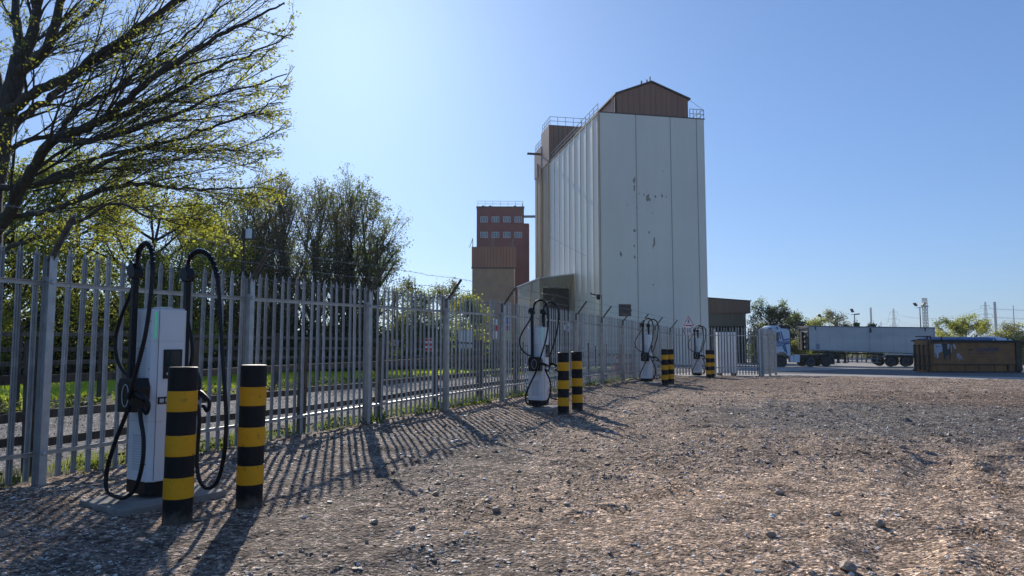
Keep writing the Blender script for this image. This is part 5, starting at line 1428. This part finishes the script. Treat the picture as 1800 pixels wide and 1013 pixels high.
for i, (px, py) in enumerate(((442, 322), (471, 318), (501, 322), (532, 318), (563, 324), (596, 318), (628, 324), (655, 345))):
    tree('upright_tree', ['bare twiggy tree in the second rank behind the leftmost pair', 'bare twiggy tree in the second rank left of the leaning ivy stem', 'second rank tree between the third and fourth ivy stems', 'second rank tree filling the middle of the row', 'second rank tree right of the middle', 'second rank tree behind the tall many stemmed one', 'second rank tree near the right end', 'short twiggy tree behind the wide fanning one'][i], at(px, 51), 51, hh(py, 51) * .93, 2, 'up', 170 + i, RG, leafm='leaf_green', leaf2='leaf_bronze', leaf=.12, bark='bark_pale', nleaf=2400, trunk_r=.15, low=.08, nl=26, twiggy=.9, clump=.2, upright=True)
fan = np.random.default_rng(5)
tree('spreading_bush_tree', 'leafy tree fanning out to the right at the end of the ivy clad row', at(662, 44), 44, hh(372, 44), 3.0, 'b', 131, None, leafm='leaf_green', leaf2='leaf_dark', leaf=.12, nleaf=4800, trunk_r=.16, low=.03, nl=22, twiggy=1., clump=.16, spread=1.0)

# leafy background at far left, seen under and through the big tree
LG = 'spring green trees behind the lane at the left'
bgd = ['bright yellow green tree behind the leftmost palisades', 'yellow green tree left of the nearest charging post', 'loose spring tree behind the nearest charging post', 'bronze budded tree left of the floodlight', 'low leafy tree below the floodlight', 'green tree at the far left edge', 'sparse tall tree behind the big tree crown']
for i, (px, py, d, r, lm, l2) in enumerate(((30, 215, 30, 4.0, 'leaf_spring', 'leaf_green'), (130, 190, 33, 4.2, 'leaf_spring', 'leaf_green'), (235, 265, 32, 4.0, 'leaf_spring', 'leaf_green'), (330, 318, 36, 3.4, 'leaf_bronze', 'leaf_spring'), (395, 355, 38, 2.8, 'leaf_bronze', 'leaf_dark'), (-60, 200, 28, 3.8, 'leaf_spring', 'leaf_green'), (290, 400, 30, 2.4, 'leaf_spring', 'leaf_green'))):
    tree('leafy_tree', bgd[i], at(px, d), d, hh(py, d), r, 'b', 200 + i, LG, leafm=lm, leaf2=l2, leaf=.12, nleaf=12500 if i in (0, 1, 2, 5) else 9000, trunk_r=.17, low=.05, nl=20, twiggy=.9, clump=.28)

# dark understorey behind the lawn: too dense to count
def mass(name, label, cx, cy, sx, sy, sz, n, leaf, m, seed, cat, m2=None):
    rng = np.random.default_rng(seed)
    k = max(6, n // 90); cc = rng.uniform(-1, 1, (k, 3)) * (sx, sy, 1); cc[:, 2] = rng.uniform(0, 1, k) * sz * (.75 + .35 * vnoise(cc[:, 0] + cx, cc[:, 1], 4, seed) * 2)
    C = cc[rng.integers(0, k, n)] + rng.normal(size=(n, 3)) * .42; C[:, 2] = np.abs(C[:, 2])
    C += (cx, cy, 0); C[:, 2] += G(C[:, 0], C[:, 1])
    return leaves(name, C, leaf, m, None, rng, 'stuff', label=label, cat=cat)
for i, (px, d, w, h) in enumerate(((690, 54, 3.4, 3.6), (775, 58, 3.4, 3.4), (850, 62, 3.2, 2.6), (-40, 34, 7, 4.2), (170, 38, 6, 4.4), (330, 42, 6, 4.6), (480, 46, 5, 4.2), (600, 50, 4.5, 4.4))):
    mass('undergrowth', 'dense dark undergrowth below the trees beyond the lawn', at(px, d), d, w, 1.6, h, 10000 if w > 3.5 else 6500, .28, 'leaf_dark', 300 + i, 'undergrowth')

# shrubs left of the tan block, trees at the right
def shrub(name, label, px, py, d, wpx, m, m2, seed, n=6000, leaf=.16, tw=.7, low=.03, nl=18, cat='shrub', grp=None, clump=.3, sp=.8):
    return tree(name, label, at(px, d), d, hh(py, d), wpx / 2 * d / F, 'b', seed, grp, leafm=m, leaf2=m2, leaf=leaf, nleaf=n, trunk_r=.12, low=low, nl=nl, twiggy=tw, clump=clump, cat=cat, spread=sp, bark='bark_pale')
shrub('shrub', 'dark round shrub rising above the palisades left of the tan block', 738, 462, 58, 90, 'leaf_dark', 'leaf_green', 401)
shrub('shrub', 'olive shrub between the dark round one and the tan block', 785, 474, 60, 100, 'leaf_green', 'leaf_bronze', 402)
shrub('shrub', 'bright leafed shrub in front of the tan block', 826, 488, 50, 70, 'leaf_spring', 'leaf_green', 403)
shrub('shrub', 'bare twiggy shrub at the foot of the ivy clad row', 694, 470, 52, 76, 'leaf_bronze', None, 404, n=1500, tw=1.2)
tree('hawthorn', 'bushy hawthorn with bare upper twigs behind the lorry cab', at(1355, 86), 86, hh(520, 86), 3.4, 'b', 410, None, 'leaf_dark', leaf2='leaf_green', leaf=.17, nleaf=9500, trunk_r=.2, low=.02, nl=30, twiggy=1.1, clump=.22, spread=1.0, bark='bark_pale')
shrub('hawthorn', 'olive yellow bush filling the gap right of the brown store', 1332, 556, 84, 34, 'leaf_spring', 'leaf_green', 411, 3500, leaf=.16)
shrub('leafy_tree', 'mid green tree between the hawthorn and the willow', 1400, 536, 110, 50, 'leaf_green', 'leaf_dark', 412, 5500, leaf=.26, clump=.45)
shrub('willow', 'pale yellow green willow above the trailer front', 1430, 547, 120, 44, 'leaf_pale', 'leaf_spring', 413, 5200, leaf=.26, clump=.45, cat='tree')
shrub('willow', 'broad rounded half bare willow right of the yellow one', 1466, 533, 126, 58, 'leaf_pale', 'leaf_bronze', 414, 3600, leaf=.26, tw=1.2, clump=.4, cat='tree')
for i, (px, py, w) in enumerate(((1488, 553, 20), (1504, 547, 18), (1519, 550, 22))):
    shrub('clipped_shrub', ['left cloud clipped dark shrub above the trailer roof', 'middle clipped dark shrub below the twin floodlight', 'right clipped dark shrub beside the distant chimney'][i], px, py, 92, w, 'leaf_shrub', None, 420 + i, 2600, leaf=.2, clump=.16, nl=9, low=.5, grp='clipped dark shrubs behind the trailer')
shrub('bush', 'broad rounded green bush behind the container', 1688, 556, 90, 104, 'leaf_green', 'leaf_spring', 430, 9000, leaf=.2, clump=.3, cat='bush')
shrub('bush', 'loose pale bush right of the container bush', 1772, 562, 100, 60, 'leaf_pale', 'leaf_spring', 431, 4200, leaf=.22, clump=.35, cat='bush')
shrub('bush', 'dark bush at the right edge behind the blue car', 1795, 588, 80, 60, 'leaf_green', 'leaf_dark', 432, 4500, leaf=.2, cat='bush')
shrub('bush', 'olive bush between lorry cab and trailer front', 1402, 592, 88, 40, 'leaf_bronze', 'leaf_green', 433, 4000, leaf=.18, cat='bush')
mass('hedge', 'low dark hedge along the far side of the lorry park', 62, 118, 40, 1.5, 2.4, 16000, .4, 'leaf_green', 440, 'hedge')
mass('far_woodland', 'far line of woods along the horizon', 160, 420, 280, 12, 6.5, 14000, 2.0, 'leaf_green', 441, 'woodland')
mass('far_woodland', 'far line of woods behind the left trees and tower', -60, 190, 70, 6, 5, 9000, .9, 'leaf_green', 442, 'woodland')

# weeds at the fence foot, grass tufts across the lane
def blades(name, C, h, w, m, rng, **kw):
    n = len(C); a = rng.uniform(0, 2 * pi, n); lean = rng.normal(size=(n, 2)) * .35
    H = h * rng.uniform(.4, 1.3, n); dx = np.stack((np.cos(a), np.sin(a), np.zeros(n)), -1) * (w / 2)
    top = C + np.stack((lean[:, 0] * H, lean[:, 1] * H, H), -1); mid = C + np.stack((lean[:, 0] * H * .3, lean[:, 1] * H * .3, H * .55), -1)
    V = np.stack((C - dx, C + dx, mid + dx * .8, top, mid - dx * .8), 1).reshape(-1, 3); b = np.arange(n)[:, None] * 5
    Q = np.concatenate((b + np.array([[0, 1, 2, 4]]), b + np.array([[4, 2, 3, 3]])), 0)
    me = bpy.data.meshes.new(name); 
    V = V.reshape(-1, 5, 3); V4 = np.stack((V[:, 0], V[:, 1], V[:, 2], V[:, 4], V[:, 4], V[:, 2], V[:, 3], (V[:, 3] + V[:, 4]) / 2), 1).reshape(-1, 3)
    return link(name, fast_mesh(name, V4, np.arange(len(V4)).reshape(-1, 4), m), None, kind='stuff', **kw)
rng = np.random.default_rng(50)
def along(n, u0, u1, o0, o1, cl=None):
    if cl: 
        k = cl; cu = rng.uniform(u0, u1, k); co = rng.uniform(o0, o1, k); i = rng.integers(0, k, n); U = cu[i] + rng.normal(size=n) * .13; O_ = co[i] + rng.normal(size=n) * .09
    else: U = rng.uniform(u0, u1, n); O_ = rng.uniform(o0, o1, n)
    X = F0[0] + UD[0] * U - VD[0] * O_; Y = F0[1] + UD[1] * U - VD[1] * O_
    return np.stack((X, Y, G(X, Y) - .01), -1)
blades('grass_tufts', along(4200, -4, 26, .25, 1.2, 110), .15, .012, 'leaf_green', rng, label='weedy grass tufts between the palisades and the timber fence', cat='grass')
C = along(5200, -3, 20, -.12, .5, 60); C[:, 2] += np.abs(rng.normal(size=len(C))) * .07 + .02
leaves('weeds', C, .05, 'leaf_weed', None, rng, 'stuff', aspect=.8, label='leafy green weeds sprouting along the foot of the palisades', cat='weeds')
C = along(9000, -6, 45, 7.6, 9.5, 260); C[:, 2] += np.abs(rng.normal(size=len(C))) * .12
leaves('weeds', C, .09, 'leaf_green', None, rng, 'stuff', label='rough low weeds on the far side of the lane', cat='weeds')
blades('lawn_grass', along(42000, -10, 40, 10.2, 22), .14, .03, 'lawn_grass', rng, label='sunlit bright green grass beyond the far timber fence', cat='grass')

# ------------------------------------------------------------------ thin haze over the whole scene
hm_, hnt, hb_, hout = new_mat('haze')
hnt.nodes.remove(hb_)
hv = N(hnt, 'ShaderNodeVolumePrincipled', Density=.00022); hv.inputs['Color'].default_value = (.78, .88, 1, 1); hv.inputs['Anisotropy'].default_value = .3
hnt.links.new(hv.outputs[0], hout.inputs['Volume'])
M['haze'] = hm_
mb = MB(); mb.box((-2400, -60, -2.2), (2400, 2600, 62)); hz = mb.obj('haze', 'haze', label='thin pale haze fading the distant pylons and woods', cat='haze', kind='stuff')

# ------------------------------------------------------------------ loose stones on the yard
ICO = np.array([(0, 0, 1), (.894, 0, .447), (.276, .851, .447), (-.724, .526, .447), (-.724, -.526, .447), (.276, -.851, .447), (.724, .526, -.447), (-.276, .851, -.447), (-.894, 0, -.447), (-.276, -.851, -.447), (.724, -.526, -.447), (0, 0, -1)])
ICF = np.array([(0, 1, 2), (0, 2, 3), (0, 3, 4), (0, 4, 5), (0, 5, 1), (1, 6, 2), (2, 7, 3), (3, 8, 4), (4, 9, 5), (5, 10, 1), (6, 7, 2), (7, 8, 3), (8, 9, 4), (9, 10, 5), (10, 6, 1), (6, 11, 7), (7, 11, 8), (8, 11, 9), (9, 11, 10), (10, 11, 6)])
def stones(name, C, s, rng, m, flat=.6, **kw):
    n = len(C); V = ICO[None] * rng.uniform(.65, 1.3, (n, 12, 1)); sc = s[:, None] * rng.uniform(.6, 1.3, (n, 3)); sc[:, 2] *= flat
    V = V * sc[:, None]; a = rng.uniform(0, 2 * pi, n); c, s_ = np.cos(a)[:, None], np.sin(a)[:, None]
    X = V[..., 0] * c - V[..., 1] * s_; Y = V[..., 0] * s_ + V[..., 1] * c
    V = np.stack((X, Y, V[..., 2]), -1) + C[:, None]
    Fc = ICF[None] + (np.arange(n) * 12)[:, None, None]
    return link(name, fast_mesh(name, V.reshape(-1, 3), Fc.reshape(-1, 3), m), None, **kw)
def stone_mat(name, stops):
    m, nt, b, _ = new_mat(name)
    g = nt.nodes.new('ShaderNodeNewGeometry'); nt.links.new(ramp(nt, stops, g.outputs['Random Per Island']), b.inputs['Base Color'])
    b.inputs['Roughness'].default_value = .62; b.inputs['Specular IOR Level'].default_value = .3; bump(nt, b, noise(nt, 60, 5, .6), .4, .004); return m
M['stones'] = stone_mat('stones', [(0, (.12, .09, .07)), (.5, (.25, .195, .155)), (.8, (.38, .32, .27)), (.93, (.56, .50, .44)), (1., (.75, .70, .63))])
M['clod'] = stone_mat('clod', [(0, (.10, .065, .045)), (.6, (.20, .14, .10)), (1, (.30, .22, .16))])
M['chips'] = stone_mat('chips', [(0, (.42, .38, .34)), (.6, (.62, .58, .53)), (1, (.82, .78, .72))])
rng = np.random.default_rng(77)
n = 36000
d = 3.3 * (26 / 3.3) ** rng.random(n) ** 1.15; x = rng.uniform(-.80, .86, n) * d
k = in_yard(x, d) & (x > FX(d) - .05); x, d = x[k], d[k]
dens = np.clip(.55 + vnoise(x, d, 1.4, 61) * 1.6 + vnoise(x, d, .5, 62), .08, 1) * np.where(((x - 3.7) / 3.2) ** 2 + ((d - 5.6) / 2.) ** 2 < 1, .38, 1)
k = rng.random(len(x)) < dens; x, d = x[k], d[k]
s = np.minimum(rng.lognormal(math.log(.0090), .55, len(x)), .038) * np.clip(d / 9, .8, 1.4)
stones('gravel', np.stack((x, d, yard_z(x, d) + s * .2), -1), s, rng, 'stones', kind='stuff', label='loose stones scattered over the rough yard surface', cat='gravel')
# crumbled clods in drifts, and flat pale chips
n = 15000; d = 3.3 * (30 / 3.3) ** rng.random(n) ** 1.1; x = rng.uniform(-.80, .86, n) * d
k = in_yard(x, d) & (x > FX(d) + .05) & (vnoise(x, d, 1.3, 64) + .6 * vnoise(x, d, .35, 65) - .25 * (((x - 3.7) / 3.4) ** 2 + ((d - 5.6) / 2.3) ** 2 < 1) > .13); x, d = x[k], d[k]
s = np.minimum(rng.lognormal(math.log(.012), .5, len(x)), .045) * np.clip(d / 9, .8, 1.5)
stones('soil_clods', np.stack((x, d, yard_z(x, d) + s * .15), -1), s, rng, 'clod', kind='stuff', label='crumbled brown soil clods in loose drifts across the yard', cat='soil')
n = 9000; d = 3.3 * (24 / 3.3) ** rng.random(n); x = rng.uniform(-.80, .86, n) * d
k = in_yard(x, d) & (vnoise(x, d, 1.6, 68) > -.12); x, d = x[k], d[k]
s = np.minimum(rng.lognormal(math.log(.010), .45, len(x)), .03) * np.clip(d / 9, .8, 1.4)
xb = np.concatenate((x, FX(q_ := rng.uniform(4, 11, 3200)) + np.abs(rng.normal(size=3200)) * 1.3)); db = np.concatenate((d, q_)); s = np.concatenate((s, rng.uniform(.005, .011, 3200))); x, d = xb, db
stones('pale_chippings', np.stack((x, d, yard_z(x, d) + s * .15), -1), s, rng, 'chips', .35, kind='stuff', label='flat pale chippings glinting among the darker stones', cat='gravel')
print('stones', len(x))
ROCKS = [(1370, 868, .055, 'dark clod on the tan fill right of centre'), (1545, 920, .06, 'low brown clod among tread marks at lower right'), (1490, 998, .085, 'large brown clod at the bottom edge, right of centre'), (657, 928, .05, 'dark block-shaped stone right of the second bollard'), (872, 905, .05, 'round dark stone below the fence shadow'), (766, 875, .05, 'dark stone at the tip of the fence shadow'), (1355, 880 + 60, .05, 'brown clod in the lower right of the yard'), (1732, 828, .07, 'dark clod at the edge of the grey gravel'), (1470, 905, .045, 'small clod between two tread prints'), (857, 889, .045, 'dark stone left of the round one'), (10, 940, .06, 'rounded stone at the lower left edge')]
for i, (px, py, s_, lab) in enumerate(ROCKS):
    z_ = (CY - py) / F; Z = sin(PITCH) + z_ * cos(PITCH); Yc = cos(PITCH) - z_ * sin(PITCH); dd = -HC / Z * Yc; xx_ = (px - 900) / F * dd / Yc * 1.0
    r = np.random.default_rng(900 + i)
    import bmesh
    bm = bmesh.new(); bmesh.ops.create_icosphere(bm, subdivisions=2, radius=1)
    for v in bm.verts:
        q = 1 + .35 * float(vnoise(np.array([v.co.x + i * 3]), np.array([v.co.y + v.co.z * 2]), .6, 70)[0]) + r.normal() * .10
        v.co = (v.co.x * q * s_ * 1.15, v.co.y * q * s_ * .9, v.co.z * q * s_ * .62); v.co *= .72
    me = bpy.data.meshes.new('stone'); bm.to_mesh(me); bm.free(); me.materials.append(M['clod'])
    link('stone', me, None, (xx_, dd, float(yard_z(np.array([xx_]), np.array([dd]))[0]) + s_ * .3), r.uniform(0, 6), lab, 'stone', 'larger stones lying on the yard')
rng = np.random.default_rng(78)
n = 9000; U = rng.uniform(-6, 32, n); O_ = rng.uniform(1.3, 7.8, n); X_ = F0[0] + UD[0] * U - VD[0] * O_; Y_ = F0[1] + UD[1] * U - VD[1] * O_
stones('gravel', np.stack((X_, Y_, G(X_, Y_) + .005), -1), rng.uniform(.008, .022, n), rng, 'stones', kind='stuff', label='loose chippings on the lane behind the fence', cat='gravel')
